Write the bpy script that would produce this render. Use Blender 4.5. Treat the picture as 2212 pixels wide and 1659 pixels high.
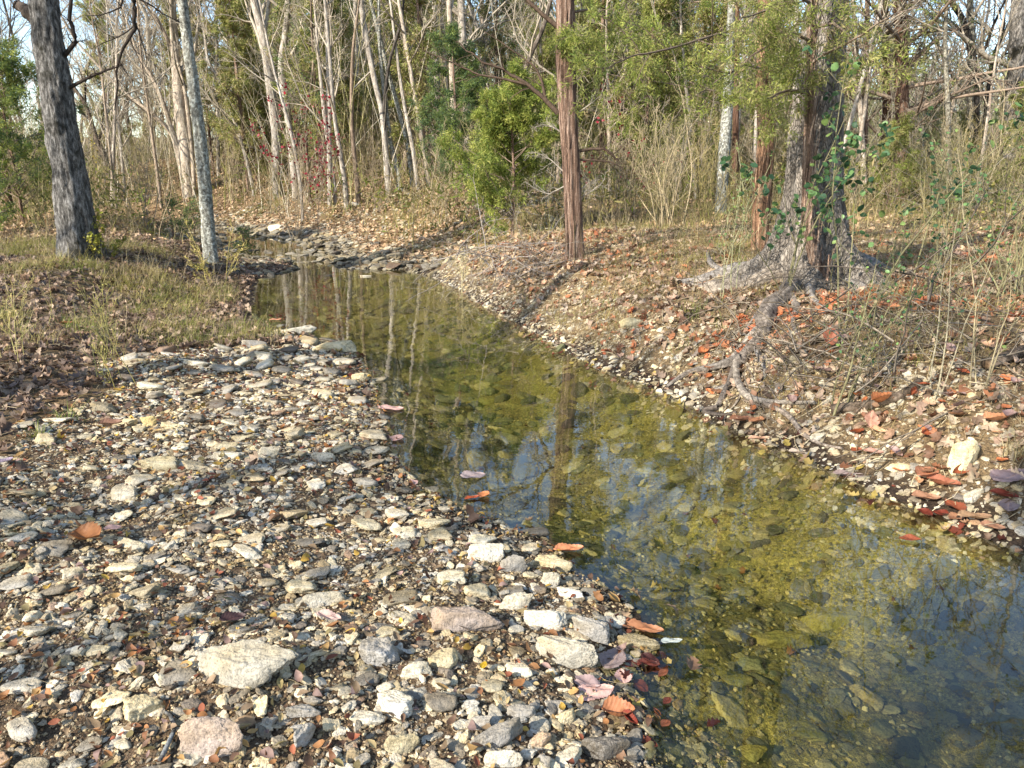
import bpy, math, random
import numpy as np
from mathutils import Vector, Matrix

# ------------------------------------------------------------------ camera, world, sun
for o in list(bpy.data.objects):
    bpy.data.objects.remove(o)
sc = bpy.context.scene
COL = sc.collection
PITCH = math.radians(15.5)
CAMZ = 1.5
FV = 1661.6                       # focal length in units of a 2212 px wide picture
cam_d = bpy.data.cameras.new('camera')
cam = bpy.data.objects.new('camera', cam_d)
COL.objects.link(cam)
cam_d.sensor_width = 36.0
cam_d.lens = FV / 2212 * 36.0
cam_d.clip_start = 0.05
cam_d.clip_end = 2000
cam.location = (0, 0, CAMZ)
cam.rotation_euler = (math.pi / 2 - PITCH, 0, 0)
sc.camera = cam

SUN_EL = math.radians(30)
SUN_FROM = (-0.74, -0.67)         # the sun stands behind the camera to the left
world = bpy.data.worlds.new('World')
sc.world = world
world.use_nodes = True
nt = world.node_tree
nt.nodes.clear()
sky = nt.nodes.new('ShaderNodeTexSky')
sky.sky_type = 'NISHITA'
sky.sun_disc = False
sky.sun_elevation = SUN_EL
sky.sun_rotation = math.atan2(SUN_FROM[0], SUN_FROM[1])
sky.air_density = 1.0
sky.dust_density = 0.7
sky.ozone_density = 1.5
bg = nt.nodes.new('ShaderNodeBackground')
bg.inputs['Strength'].default_value = 0.15
wo = nt.nodes.new('ShaderNodeOutputWorld')
nt.links.new(sky.outputs[0], bg.inputs[0])
nt.links.new(bg.outputs[0], wo.inputs[0])

sun_d = bpy.data.lights.new('sun', 'SUN')
sun_d.energy = 4.2
sun_d.angle = math.radians(0.5)
sun_d.color = (1.0, 0.93, 0.82)
sun = bpy.data.objects.new('sun', sun_d)
COL.objects.link(sun)
h = math.hypot(*SUN_FROM)
sdir = Vector((SUN_FROM[0] / h * math.cos(SUN_EL), SUN_FROM[1] / h * math.cos(SUN_EL), math.sin(SUN_EL)))
sun.rotation_euler = sdir.to_track_quat('Z', 'Y').to_euler()
sun.location = (-4, -4, 12)

sc.view_settings.view_transform = 'Standard'
sc.view_settings.look = 'None'
sc.view_settings.exposure = 1.25
sc.view_settings.gamma = 1.0
sc.cycles.max_bounces = 6
sc.cycles.diffuse_bounces = 3
sc.cycles.glossy_bounces = 3
sc.cycles.transmission_bounces = 4
sc.cycles.transparent_max_bounces = 8
sc.cycles.caustics_reflective = False
sc.cycles.caustics_refractive = False
sc.cycles.sample_clamp_indirect = 4.0
sc.cycles.use_denoising = True

rng = np.random.default_rng(11)

# ------------------------------------------------------------------ small maths
def lin(c):
    if isinstance(c, str):
        c = c.lstrip('#')
        c = [int(c[i:i + 2], 16) / 255 for i in (0, 2, 4)]
    c = np.asarray(c, float)
    return np.where(c <= 0.04045, c / 12.92, ((c + 0.055) / 1.055) ** 2.4)

def nrm(a):
    return a / np.maximum(np.linalg.norm(a, axis=-1, keepdims=True), 1e-9)

def _hash(ix, iy, iz):
    h = (ix * 374761393 + iy * 668265263 + iz * 2147483647 * 7 + 1013904223) & 0xffffffff
    h = ((h ^ (h >> 13)) * 1274126177) & 0xffffffff
    h = ((h ^ (h >> 16)) * 2246822519) & 0xffffffff
    return ((h ^ (h >> 15)) & 0xffffff) / float(0xffffff)

def vnoise(p):
    """value noise in -1..1, p (...,3)"""
    p = np.asarray(p, float)
    i = np.floor(p).astype(np.int64)
    f = p - i
    u = f * f * (3 - 2 * f)
    r = 0
    for dx in (0, 1):
        wx = u[..., 0] if dx else 1 - u[..., 0]
        for dy in (0, 1):
            wy = u[..., 1] if dy else 1 - u[..., 1]
            for dz in (0, 1):
                wz = u[..., 2] if dz else 1 - u[..., 2]
                r = r + wx * wy * wz * _hash(i[..., 0] + dx, i[..., 1] + dy, i[..., 2] + dz)
    return r * 2 - 1

def fbm(p, oct=4, gain=0.5):
    p = np.asarray(p, float)
    r = 0
    a = 1.0
    for k in range(oct):
        r = r + a * vnoise(p * (2.03 ** k) + 17.3 * k)
        a *= gain
    return r

def n2(x, y, s, o=0.0, oct=3):
    return fbm(np.stack([x * s + o, y * s - o, np.full_like(x, o * 1.7 + 0.37)], -1), oct)

def sstep(a, b, x):
    t = np.clip((x - a) / (b - a), 0, 1)
    return t * t * (3 - 2 * t)

# ------------------------------------------------------------------ the picture's rays (positions are measured on the ground they stand on)
cp, sp = math.cos(PITCH), math.sin(PITCH)
def ray(px, py):
    u = (np.asarray(px, float) - 1106) / FV
    w = (829.5 - np.asarray(py, float)) / FV
    return np.stack([u, cp + w * sp, -sp + w * cp], -1)
def onplane(px, py, z=0.0):
    d = ray(px, py)
    t = (z - CAMZ) / d[..., 2]
    return np.stack([d[..., 0] * t, d[..., 1] * t], -1)
def D(px, py, Y):
    d = ray(px, py)
    t = Y / d[..., 1]
    return np.array([0, 0, CAMZ]) + d * t[..., None] if np.ndim(t) else np.array([0, 0, CAMZ]) + d * t
def proj(p):
    p = np.asarray(p, float)
    y, z = p[..., 1], p[..., 2] - CAMZ
    dep = y * cp - z * sp
    up = y * sp + z * cp
    dd = np.where(np.abs(dep) < 1e-6, 1e-6, dep)
    return 1106 + FV * p[..., 0] / dd, 829.5 - FV * up / dd, dep

# ------------------------------------------------------------------ the lie of the land
left_v = [(1400, 1640), (1395, 1560), (1345, 1480), (1400, 1405), (1385, 1340), (1330, 1285), (1245, 1235), (1165, 1165),
          (1060, 1125), (960, 1085), (880, 1035), (845, 985), (835, 930), (815, 870), (800, 820), (775, 775), (715, 738), (640, 714),
          (548, 696), (546, 650), (556, 603)]
up_l = [(590, 594), (640, 582), (628, 570), (560, 562), (490, 552), (455, 530), (465, 508)]
up_r = [(560, 507), (650, 522), (710, 540), (715, 562), (740, 580)]
right_v = [(890, 584), (930, 596), (985, 622), (1015, 645), (1062, 668), (1120, 700), (1205, 748), (1290, 795), (1380, 822),
           (1480, 868), (1560, 915), (1640, 955), (1740, 990), (1830, 1030), (1930, 1080), (2040, 1120), (2130, 1165), (2240, 1200)]
Lp = [tuple(onplane(*q)) for q in left_v]
UL = [tuple(onplane(*q)) for q in up_l]
UR = [tuple(onplane(*q)) for q in up_r]
Rp = [tuple(onplane(*q)) for q in right_v]
tail_l = [(-3.2, -9.0), (0.2, -3.0), (0.62, 0.6)]
ends = UL[-1]
far_l = [(ends[0] - 3, ends[1] + 3), (ends[0] - 9, ends[1] + 5.5)]
far_r = [(ends[0] - 8.7, ends[1] + 6.6), (ends[0] - 2.2, ends[1] + 4)]
tail_r = [(3.9, 2.2), (4.2, 0.0), (3.0, -9.0)]
poly = tail_l + Lp + UL + far_l + far_r + UR + Rp + tail_r
nL = len(tail_l) + len(Lp) + len(UL) + len(far_l)
POLY = np.array(poly)
A_ = POLY
B_ = np.roll(POLY, -1, axis=0)
SEGSIDE = np.array([1.0 if i < nL else 2.0 for i in range(len(POLY))])   # 1 left/gravel side, 2 right side

def inpoly(x, y, P_):
    ins = np.zeros(x.shape, bool)
    n = len(P_)
    for i in range(n):
        x0, y0 = P_[i]
        x1, y1 = P_[(i + 1) % n]
        if y0 == y1:
            continue
        c = ((y0 > y) != (y1 > y)) & (x < (x1 - x0) * (y - y0) / (y1 - y0) + x0)
        ins ^= c
    return ins

def water_sd(x, y):
    best = np.full(x.shape, 1e9)
    side = np.ones(x.shape)
    for i in range(len(A_)):
        ax, ay = A_[i]
        bx, by = B_[i]
        dx, dy = bx - ax, by - ay
        t = np.clip(((x - ax) * dx + (y - ay) * dy) / (dx * dx + dy * dy + 1e-12), 0, 1)
        d = (x - ax - t * dx) ** 2 + (y - ay - t * dy) ** 2
        m = d < best
        best = np.where(m, d, best)
        side = np.where(m, SEGSIDE[i], side)
    best = np.sqrt(best)
    ins = inpoly(x, y, POLY)
    return np.where(ins, -best, best), side

GRAV = np.array([tuple(onplane(*q, 0.12)) for q in [(-900, 1500), (-250, 1010), (0, 985), (110, 930), (190, 850), (235, 790), (330, 752), (440, 742), (560, 735)]]
                + [tuple(onplane(*q)) for q in [(640, 690), (900, 850), (1300, 1200), (1600, 1500), (1700, 1700)]] + [(0.5, -8), (-9, -8)])

def H(x, y, detail=True):
    x = np.asarray(x, float)
    y = np.asarray(y, float)
    sh = x.shape
    x = np.atleast_1d(x).ravel()
    y = np.atleast_1d(y).ravel()
    sd, side = water_sd(x, y)
    d = np.maximum(sd, 0)
    # floors of the woods behind each bank
    fl = 0.30 + 0.030 * np.maximum(y - 6, 0) + 0.012 * np.maximum(y - 18, 0)
    fr = 0.58 + 0.020 * np.maximum(y - 6, 0) + 0.02 * np.maximum(y - 22, 0)
    hill = 2.2 * sstep(20, 60, y) * sstep(16, -2, x) * sstep(-22, -8, x)
    cent = sstep(10, 17, y) * sstep(3.0, -1.0, x) * 0.50
    near = sstep(9, 5, y)
    # left: gravel bar near, then a low earth bank
    gw = 3.1 * sstep(10, 5, y) + 0.15
    zl = 0.045 * np.minimum(d, gw) + (fl - 0.045 * gw) * sstep(0, 2.0, d - gw) 
    zl = zl + 0.04 * sstep(0, 0.5, d) * near
    farbar = sstep(11.0, 13.0, y)
    zr1 = (fr + cent) * (1 - np.exp(-(d / (0.62 + 0.25 * n2(x, y, 0.6, 4.1))) ** 1.3)) * (0.72 + 0.28 * sstep(0, 2.5, d)) + 0.07 * np.abs(n2(x, y, 1.6, 12.0)) * sstep(0.0, 0.5, d) * sstep(2.5, 0.8, d)
    zr2 = (fr + cent) * sstep(0.0, 5.5, d) ** 0.8
    zr = zr1 * (1 - farbar) + zr2 * farbar
    z = np.where(side > 1.5, zr, zl) + hill * sstep(0, 6, d)
    # bed
    dd = np.maximum(-sd, 0)
    bed = -0.34 * (1 - np.exp(-dd / 0.75)) - 0.02 * sstep(0, 0.1, dd)
    upn = sstep(12.0, 13.5, y)
    bed = bed * (1 - 0.72 * upn)
    z = np.where(sd < 0, bed, z)
    if detail:
        z = z + 0.05 * n2(x, y, 0.55, 3.1) * sstep(0, 1.5, np.abs(sd)) + 0.035 * n2(x, y, 1.7, 9.2) * sstep(0.0, 0.6, np.abs(sd)) + 0.012 * n2(x, y, 6.0, 5.5)
        z = z + 0.16 * n2(x, y, 0.25, 1.3) * sstep(12, 24, y) * sstep(1, 4, d)
        riff = sstep(12.0, 12.6, y) * sstep(22, 19, y) * sstep(0.7, 0.0, np.abs(sd))
        z = z + 0.06 * n2(x, y, 2.4, 7.7) * riff
    return z.reshape(sh)

def Hn(x, y):
    e = 0.03
    gx = (H(x + e, y) - H(x - e, y)) / (2 * e)
    gy = (H(x, y + e) - H(x, y - e)) / (2 * e)
    return nrm(np.stack([-gx, -gy, np.ones_like(gx)], -1))

_T = np.geomspace(1.2, 90, 900)
def P(px, py, floorz=None):
    d = ray(px, py)
    pts = np.array([0, 0, CAMZ]) + d[None] * _T[:, None]
    g = H(pts[:, 0], pts[:, 1])
    if floorz is not None:
        g = np.maximum(g, floorz)
    below = np.nonzero(pts[:, 2] < g)[0]
    if len(below) == 0:
        k = len(_T) - 1
        return np.array([pts[k, 0], pts[k, 1], g[k]])
    k = max(below[0], 1)
    a = pts[k - 1, 2] - g[k - 1]
    b = g[k] - pts[k, 2]
    f = a / (a + b + 1e-12)
    q = pts[k - 1] * (1 - f) + pts[k] * f
    gz = float(H(q[0], q[1]))
    if floorz is not None:
        gz = max(gz, floorz)
    return np.array([q[0], q[1], gz])

# ------------------------------------------------------------------ mesh helpers
def mesh(name, V, F, mat, col=None, smooth=True):
    V = np.asarray(V, np.float32)
    F = np.asarray(F, np.int32)
    me = bpy.data.meshes.new(name)
    me.vertices.add(len(V))
    me.vertices.foreach_set('co', V.ravel())
    k = F.shape[1]
    me.loops.add(F.size)
    me.loops.foreach_set('vertex_index', F.ravel())
    me.polygons.add(len(F))
    me.polygons.foreach_set('loop_start', np.arange(0, F.size, k, dtype=np.int32))
    me.polygons.foreach_set('loop_total', np.full(len(F), k, np.int32))
    me.polygons.foreach_set('use_smooth', np.full(len(F), smooth))
    if col is not None:
        a = me.attributes.new('Col', 'FLOAT_COLOR', 'POINT')
        c = np.ones((len(V), 4), np.float32)
        c[:, :3] = col
        a.data.foreach_set('color', c.ravel())
    me.materials.append(mat)
    me.update(calc_edges=True)
    return me

def obj(name, me, parent=None, loc=(0, 0, 0)):
    o = bpy.data.objects.new(name, me)
    COL.objects.link(o)
    o.location = loc
    if parent is not None:
        o.parent = parent
    return o

def tag(o, label, cat, group=None):
    o['label'] = label
    o['category'] = cat
    if group:
        o['group'] = group
    return o

def kind(o, k, label=None, cat=None):
    o['kind'] = k
    if label:
        o['label'] = label
    if cat:
        o['category'] = cat
    return o

def rotm(yaw, pitch=None, roll=None):
    n = len(yaw)
    c, s = np.cos(yaw), np.sin(yaw)
    Z = np.zeros((n, 3, 3))
    Z[:, 0, 0] = c; Z[:, 0, 1] = -s; Z[:, 1, 0] = s; Z[:, 1, 1] = c; Z[:, 2, 2] = 1
    if pitch is not None:
        c, s = np.cos(pitch), np.sin(pitch)
        X = np.zeros((n, 3, 3))
        X[:, 0, 0] = 1; X[:, 1, 1] = c; X[:, 1, 2] = -s; X[:, 2, 1] = s; X[:, 2, 2] = c
        Z = X @ Z
    if roll is not None:
        c, s = np.cos(roll), np.sin(roll)
        Y = np.zeros((n, 3, 3))
        Y[:, 1, 1] = 1; Y[:, 0, 0] = c; Y[:, 0, 2] = s; Y[:, 2, 0] = -s; Y[:, 2, 2] = c
        Z = Y @ Z
    return Z

def align(R, N):
    """tilt rotation matrices so that their z follows N"""
    z = np.array([0, 0, 1.0])
    v = np.cross(np.broadcast_to(z, N.shape), N)
    c = N[:, 2]
    K = np.zeros((len(N), 3, 3))
    K[:, 0, 1] = -v[:, 2]; K[:, 0, 2] = v[:, 1]; K[:, 1, 0] = v[:, 2]; K[:, 1, 2] = -v[:, 0]; K[:, 2, 0] = -v[:, 1]; K[:, 2, 1] = v[:, 0]
    M = np.eye(3)[None] + K + (K @ K) / (1 + c)[:, None, None]
    return M @ R

def inst(Vt, Ft, pos, R, S, col, bend=None):
    """place template (k,3) n times -> V, F, C. bend (n,) lifts z by bend*x^2 + bend*y^2"""
    n, k = len(pos), len(Vt)
    T = np.broadcast_to(Vt, (n, k, 3)).copy()
    if bend is not None:
        T[:, :, 2] += bend[:, None, 0] * (T[:, :, 0] ** 2) + bend[:, None, 1] * (T[:, :, 1] ** 2)
    S = np.asarray(S, float)
    if S.ndim == 1:
        S = np.repeat(S[:, None], 3, 1)
    T = T * S[:, None, :]
    V = np.einsum('nij,nkj->nki', R, T) + pos[:, None, :]
    F = (Ft[None] + (np.arange(n) * k)[:, None, None]).reshape(-1, Ft.shape[1])
    C = np.repeat(col, k, 0)
    return V.reshape(-1, 3), F, C

def cat3(parts):
    V, F, C = [], [], []
    o = 0
    for v, f, c in parts:
        V.append(v); F.append(f + o); C.append(c)
        o += len(v)
    return np.concatenate(V), np.concatenate(F), np.concatenate(C)

def segs(p0, p1, r0, r1, col, n=3):
    d = nrm(p1 - p0)
    a = np.where(np.abs(d[:, 2:3]) < 0.9, np.array([[0, 0, 1.0]]), np.array([[1.0, 0, 0]]))
    u = nrm(np.cross(d, a))
    w = np.cross(d, u)
    th = np.arange(n) * 2 * np.pi / n
    ring = u[:, None, :] * np.cos(th)[None, :, None] + w[:, None, :] * np.sin(th)[None, :, None]
    V = np.concatenate([p0[:, None] + ring * r0[:, None, None], p1[:, None] + ring * r1[:, None, None]], 1)
    i = np.arange(n)
    f = np.stack([i, (i + 1) % n, (i + 1) % n + n, i + n], 1)
    F = (f[None] + (np.arange(len(p0)) * 2 * n)[:, None, None]).reshape(-1, 4)
    return V.reshape(-1, 3), F, np.repeat(col, 2 * n, 0)

def paths_to_tubes(paths, rads, col, n=3):
    """paths (M,K,3), rads (M,K): rings shared along each path"""
    M, K, _ = paths.shape
    t = np.empty_like(paths)
    t[:, 1:-1] = paths[:, 2:] - paths[:, :-2]
    t[:, 0] = paths[:, 1] - paths[:, 0]
    t[:, -1] = paths[:, -1] - paths[:, -2]
    t = nrm(t)
    a = np.where(np.abs(t[:, :1, 2:3]) < 0.8, np.array([0, 0, 1.0]), np.array([1.0, 0, 0]))
    u = nrm(np.cross(t, np.broadcast_to(a, t.shape)))
    w = np.cross(t, u)
    th = np.arange(n) * 2 * np.pi / n
    V = paths[:, :, None] + (u[:, :, None] * np.cos(th)[:, None] + w[:, :, None] * np.sin(th)[:, None]) * rads[:, :, None, None]
    i = np.arange(n)
    f = np.stack([i, (i + 1) % n, (i + 1) % n + n, i + n], 1)
    F = (f[None, None] + (np.arange(K - 1) * n)[None, :, None, None] + (np.arange(M) * K * n)[:, None, None, None]).reshape(-1, 4)
    C = np.repeat(col, K * n, 0)
    return V.reshape(-1, 3), F, C

def grow(paths, rads, n, t0, t1, lf, ang, up, k, wig, rs, rng, lmin=0.0, tip=0.25, fall=0.6, droop=0.0):
    M, K, _ = paths.shape
    t = t0 + (t1 - t0) * ((np.arange(n)[None] + rng.random((M, n))) / n)
    f = t * (K - 1)
    i = np.clip(f.astype(int), 0, K - 2)
    fr = (f - i)[..., None]
    m = np.arange(M)[:, None]
    a, b = paths[m, i], paths[m, i + 1]
    pos = a * (1 - fr) + b * fr
    tan = nrm(b - a)
    r = rads[m, i] * (1 - fr[..., 0]) + rads[m, i + 1] * fr[..., 0]
    L = np.linalg.norm(np.diff(paths, axis=1), axis=2).sum(1)[:, None] * lf * (1 - fall * t) * rng.uniform(0.55, 1.3, (M, n))
    L = np.maximum(L, lmin)
    rv = nrm(rng.normal(size=(M, n, 3)))
    perp = nrm(rv - (rv * tan).sum(-1, keepdims=True) * tan)
    an = ang * rng.uniform(0.7, 1.25, (M, n, 1))
    d = nrm(tan * np.cos(an) + perp * np.sin(an))
    pos, d, L, r = pos.reshape(-1, 3), d.reshape(-1, 3), L.ravel(), r.ravel()
    out = [pos]
    for j in range(k):
        d = nrm(d + wig * rng.normal(size=d.shape) + np.array([0, 0, up - droop * j]))
        out.append(out[-1] + d * (L / k)[:, None])
    out = np.stack(out, 1)
    r0 = np.minimum(r * rs, L * 0.03 + 0.002)
    rr = r0[:, None] * (1 - (1 - tip) * np.linspace(0, 1, k + 1)[None])
    return out, rr

# ------------------------------------------------------------------ materials
class NT:
    def __init__(s, name):
        s.m = bpy.data.materials.new(name)
        s.m.use_nodes = True
        s.t = s.m.node_tree
        s.t.nodes.clear()
        s.out = s.n('ShaderNodeOutputMaterial')
    def n(s, ty, **kw):
        nd = s.t.nodes.new(ty)
        for k, v in kw.items():
            setattr(nd, k, v)
        return nd
    def l(s, a, b):
        s.t.links.new(a, b)
    def noise(s, vec, scale, detail=4, rough=0.6):
        nd = s.n('ShaderNodeTexNoise')
        nd.inputs['Scale'].default_value = scale
        nd.inputs['Detail'].default_value = detail
        nd.inputs['Roughness'].default_value = rough
        if vec is not None:
            s.l(vec, nd.inputs['Vector'])
        return nd.outputs[0]
    def ramp(s, fac, pts):
        r = s.n('ShaderNodeValToRGB')
        el = r.color_ramp.elements
        while len(el) < len(pts):
            el.new(0.5)
        for e, (p, c) in zip(el, pts):
            e.position = p
            e.color = (*c, 1) if len(c) == 3 else c
        s.l(fac, r.inputs[0])
        return r.outputs[0]
    def mul(s, a, b, fac=1.0, mode='MULTIPLY'):
        m = s.n('ShaderNodeMixRGB', blend_type=mode)
        if isinstance(fac, (int, float)):
            m.inputs[0].default_value = fac
        else:
            s.l(fac, m.inputs[0])
        for i, v in ((1, a), (2, b)):
            if hasattr(v, 'links'):
                s.l(v, m.inputs[i])
            else:
                m.inputs[i].default_value = (*v, 1)
        return m.outputs[0]
    def obj(s, scale=(1, 1, 1)):
        tc = s.n('ShaderNodeTexCoord')
        mp = s.n('ShaderNodeMapping')
        mp.inputs['Scale'].default_value = scale
        s.l(tc.outputs['Object'], mp.inputs[0])
        return mp.outputs[0]
    def colattr(s):
        a = s.n('ShaderNodeAttribute')
        a.attribute_name = 'Col'
        return a.outputs['Color']
    def bump(s, h, strength, dist, prev=None):
        b = s.n('ShaderNodeBump')
        b.inputs['Strength'].default_value = strength
        b.inputs['Distance'].default_value = dist
        s.l(h, b.inputs['Height'])
        if prev is not None:
            s.l(prev, b.inputs['Normal'])
        return b.outputs[0]
    def principled(s, color, rough=0.85, normal=None, spec=0.3):
        p = s.n('ShaderNodeBsdfPrincipled')
        if hasattr(color, 'links'):
            s.l(color, p.inputs['Base Color'])
        else:
            p.inputs['Base Color'].default_value = (*color, 1)
        if hasattr(rough, 'links'):
            s.l(rough, p.inputs['Roughness'])
        else:
            p.inputs['Roughness'].default_value = rough
        p.inputs['Specular IOR Level'].default_value = spec
        if normal is not None:
            s.l(normal, p.inputs['Normal'])
        return p

def g3(v):
    return (v, v, v)

def mat_rock(name, wet=False):
    m = NT(name)
    v = m.obj()
    a = m.noise(v, 26, 6, 0.7)
    b = m.noise(v, 150, 3, 0.6)
    c = m.noise(v, 7, 3, 0.5)
    col = m.mul(m.colattr(), m.ramp(a, [(0.30, g3(0.58)), (0.5, g3(1.0)), (0.75, g3(1.16))]))
    col = m.mul(col, m.ramp(b, [(0.36, g3(0.6)), (0.47, g3(1.0)), (0.7, g3(1.1))]))
    col = m.mul(col, m.ramp(c, [(0.35, (1.0, 0.9, 0.72)), (0.6, (1, 1, 1))]))
    n = m.bump(a, 0.65, 0.02)
    n = m.bump(b, 0.5, 0.004, n)
    p = m.principled(col, 0.3 if wet else 0.9, n, 0.5 if wet else 0.25)
    m.l(p.outputs[0], m.out.inputs[0])
    return m.m

def mat_ground():
    m = NT('ground_soil')
    v = m.obj()
    a = m.noise(v, 9, 6, 0.7)
    b = m.noise(v, 60, 4, 0.7)
    c = m.noise(v, 260, 2, 0.6)
    col = m.mul(m.colattr(), m.ramp(a, [(0.3, g3(0.6)), (0.55, g3(1.0)), (0.75, g3(1.3))]))
    col = m.mul(col, m.ramp(b, [(0.33, (0.4, 0.36, 0.33)), (0.5, g3(0.95)), (0.68, (1.7, 1.55, 1.3))]))
    col = m.mul(col, m.ramp(c, [(0.38, g3(0.6)), (0.5, g3(1.0)), (0.66, g3(1.5))]))
    n = m.bump(b, 0.8, 0.02)
    n = m.bump(c, 0.6, 0.005, n)
    p = m.principled(col, 0.95, n, 0.15)
    m.l(p.outputs[0], m.out.inputs[0])
    return m.m

def mat_leaf(name, trans=0.35, rough=0.6, var=True):
    m = NT(name)
    col = m.colattr()
    if var:
        v = m.obj()
        col = m.mul(col, m.ramp(m.noise(v, 45, 3, 0.6), [(0.3, g3(0.7)), (0.6, g3(1.1))]))
    p = m.principled(col, rough, None, 0.3)
    t = m.n('ShaderNodeBsdfTranslucent')
    m.l(col, t.inputs[0])
    mx = m.n('ShaderNodeMixShader')
    mx.inputs[0].default_value = trans
    m.l(p.outputs[0], mx.inputs[1])
    m.l(t.outputs[0], mx.inputs[2])
    m.l(mx.outputs[0], m.out.inputs[0])
    return m.m

def mat_bigleaf(name):
    """a fallen leaf with a midrib and slanting side veins, laid out in the leaf's own coordinates"""
    m = NT(name)
    tc = m.n('ShaderNodeTexCoord')
    a = m.n('ShaderNodeAttribute'); a.attribute_name = 'Vein'
    col = m.colattr()
    ns = m.noise(tc.outputs['Object'], 40, 5, 0.65)
    col = m.mul(col, m.ramp(ns, [(0.3, (0.62, 0.5, 0.45)), (0.5, g3(1.0)), (0.75, g3(1.15))]))
    col = m.mul(col, m.ramp(a.outputs['Fac'], [(0.0, g3(1.0)), (0.6, g3(1.05)), (1.0, (1.45, 1.35, 1.2))]))
    n = m.bump(a.outputs['Fac'], 0.6, 0.003)
    p = m.principled(col, 0.55, n, 0.4)
    t = m.n('ShaderNodeBsdfTranslucent')
    m.l(col, t.inputs[0])
    mx = m.n('ShaderNodeMixShader')
    mx.inputs[0].default_value = 0.25
    m.l(p.outputs[0], mx.inputs[1])
    m.l(t.outputs[0], mx.inputs[2])
    m.l(mx.outputs[0], m.out.inputs[0])
    return m.m

def mat_bark(name, stretch, scale, lo, mid, hi, bump=0.03, patch=None, block=False):
    m = NT(name)
    v = m.obj(stretch)
    a = m.noise(v, scale, 6, 0.7)
    v2 = m.obj((1, 1, 0.7))
    b = m.noise(v2, scale * 3.5, 4, 0.7)
    col = m.ramp(a, [(0.32, lo), (0.5, mid), (0.68, hi)])
    col = m.mul(col, m.ramp(b, [(0.32, g3(0.75 if block else 0.55)), (0.5, g3(1.0)), (0.7, g3(1.15 if block else 1.35))]))
    hgt = a
    if block:
        vo = m.n('ShaderNodeTexVoronoi', feature='DISTANCE_TO_EDGE')
        vo.inputs['Scale'].default_value = scale * 1.9; vo.inputs['Randomness'].default_value = 1.0
        wv = m.n('ShaderNodeMixRGB', blend_type='ADD'); wv.inputs[0].default_value = 0.12; m.l(m.obj((1, 1, 0.5)), wv.inputs[1]); nz_ = m.n('ShaderNodeTexNoise'); nz_.inputs['Scale'].default_value = 14; m.l(v, nz_.inputs['Vector']); m.l(nz_.outputs['Color'], wv.inputs[2]); m.l(wv.outputs[0], vo.inputs['Vector'])
        r = m.ramp(vo.outputs[0], [(0.0, g3(0.45)), (0.12, g3(0.85)), (0.3, g3(1.0))])
        col = m.mul(col, r)
        hgt = m.mul(r, m.ramp(a, [(0, g3(0.5)), (1, g3(1.0))]))
    if patch:
        pn = m.noise(m.obj(), patch[1], 4, 0.65)
        col = m.mul(col, patch[0], m.ramp(pn, [(patch[2], g3(0)), (patch[2] + 0.08, g3(1))]), 'MIX')
    col = m.mul(col, m.colattr())
    n = m.bump(hgt, 0.9, bump)
    n = m.bump(b, 0.6, bump * 0.3, n)
    p = m.principled(col, 0.92, n, 0.15)
    m.l(p.outputs[0], m.out.inputs[0])
    return m.m

def mat_water():
    m = NT('creek_water')
    v = m.obj((1, 1, 1))
    a = m.noise(v, 2.2, 2, 0.5)
    b = m.noise(v, 9, 2, 0.5)
    n = m.bump(a, 0.08, 0.03)
    n = m.bump(b, 0.10, 0.004, n)
    g = m.n('ShaderNodeBsdfGlossy')
    g.inputs['Roughness'].default_value = 0.02
    m.l(n, g.inputs['Normal'])
    t = m.n('ShaderNodeBsdfTransparent')
    t.inputs[0].default_value = (0.82, 0.82, 0.67, 1)
    ge = m.n('ShaderNodeNewGeometry')
    dt = m.n('ShaderNodeVectorMath', operation='DOT_PRODUCT')
    m.l(n, dt.inputs[0]); m.l(ge.outputs['Incoming'], dt.inputs[1])
    def mt(op, a, b):
        q = m.n('ShaderNodeMath', operation=op)
        for i, v_ in enumerate((a, b)):
            if hasattr(v_, 'links'): m.l(v_, q.inputs[i])
            else: q.inputs[i].default_value = v_
        return q.outputs[0]
    c1 = mt('SUBTRACT', 1.0, mt('ABSOLUTE', dt.outputs['Value'], 0.0))
    f5 = mt('POWER', c1, 3.4)
    fr = mt('ADD', mt('MULTIPLY', f5, 1.0), 0.018)
    mx = m.n('ShaderNodeMixShader')
    m.l(fr, mx.inputs[0])
    m.l(t.outputs[0], mx.inputs[1])
    m.l(g.outputs[0], mx.inputs[2])
    m.l(mx.outputs[0], m.out.inputs[0])
    return m.m

M_ROCK = mat_rock('limestone')
M_WET = mat_rock('wet_stone', True)
M_GROUND = mat_ground()
M_LEAF = mat_leaf('dry_leaves', 0.25)
M_BIG = mat_bigleaf('broad_dry_leaf')
M_GREEN = mat_leaf('cedar_needles', 0.5, 0.6, False)
M_BROAD = mat_leaf('green_leaves', 0.4, 0.45, True)
M_GRASS = mat_leaf('grass_blades', 0.4, 0.6, False)
M_WATER = mat_water()
B_CEDAR = mat_bark('cedar_bark', (1, 1, 0.07), 34, (0.04, 0.025, 0.02), (0.24, 0.15, 0.105), (0.56, 0.42, 0.33), 0.05)
B_OAK = mat_bark('oak_bark', (1, 1, 0.3), 34, (0.012, 0.011, 0.01), (0.16, 0.15, 0.135), (0.46, 0.44, 0.41), 0.05, ((0.035, 0.033, 0.024), 2.2, 0.56))
B_LICH = mat_bark('lichen_bark', (1, 1, 0.6), 30, (0.05, 0.045, 0.035), (0.24, 0.23, 0.19), (0.5, 0.5, 0.43), 0.02, ((0.52, 0.53, 0.46), 22, 0.52))
B_BIG = mat_bark('plated_bark', (1, 1, 0.3), 20, (0.13, 0.11, 0.09), (0.29, 0.25, 0.205), (0.42, 0.37, 0.31), 0.03, None, True)
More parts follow.
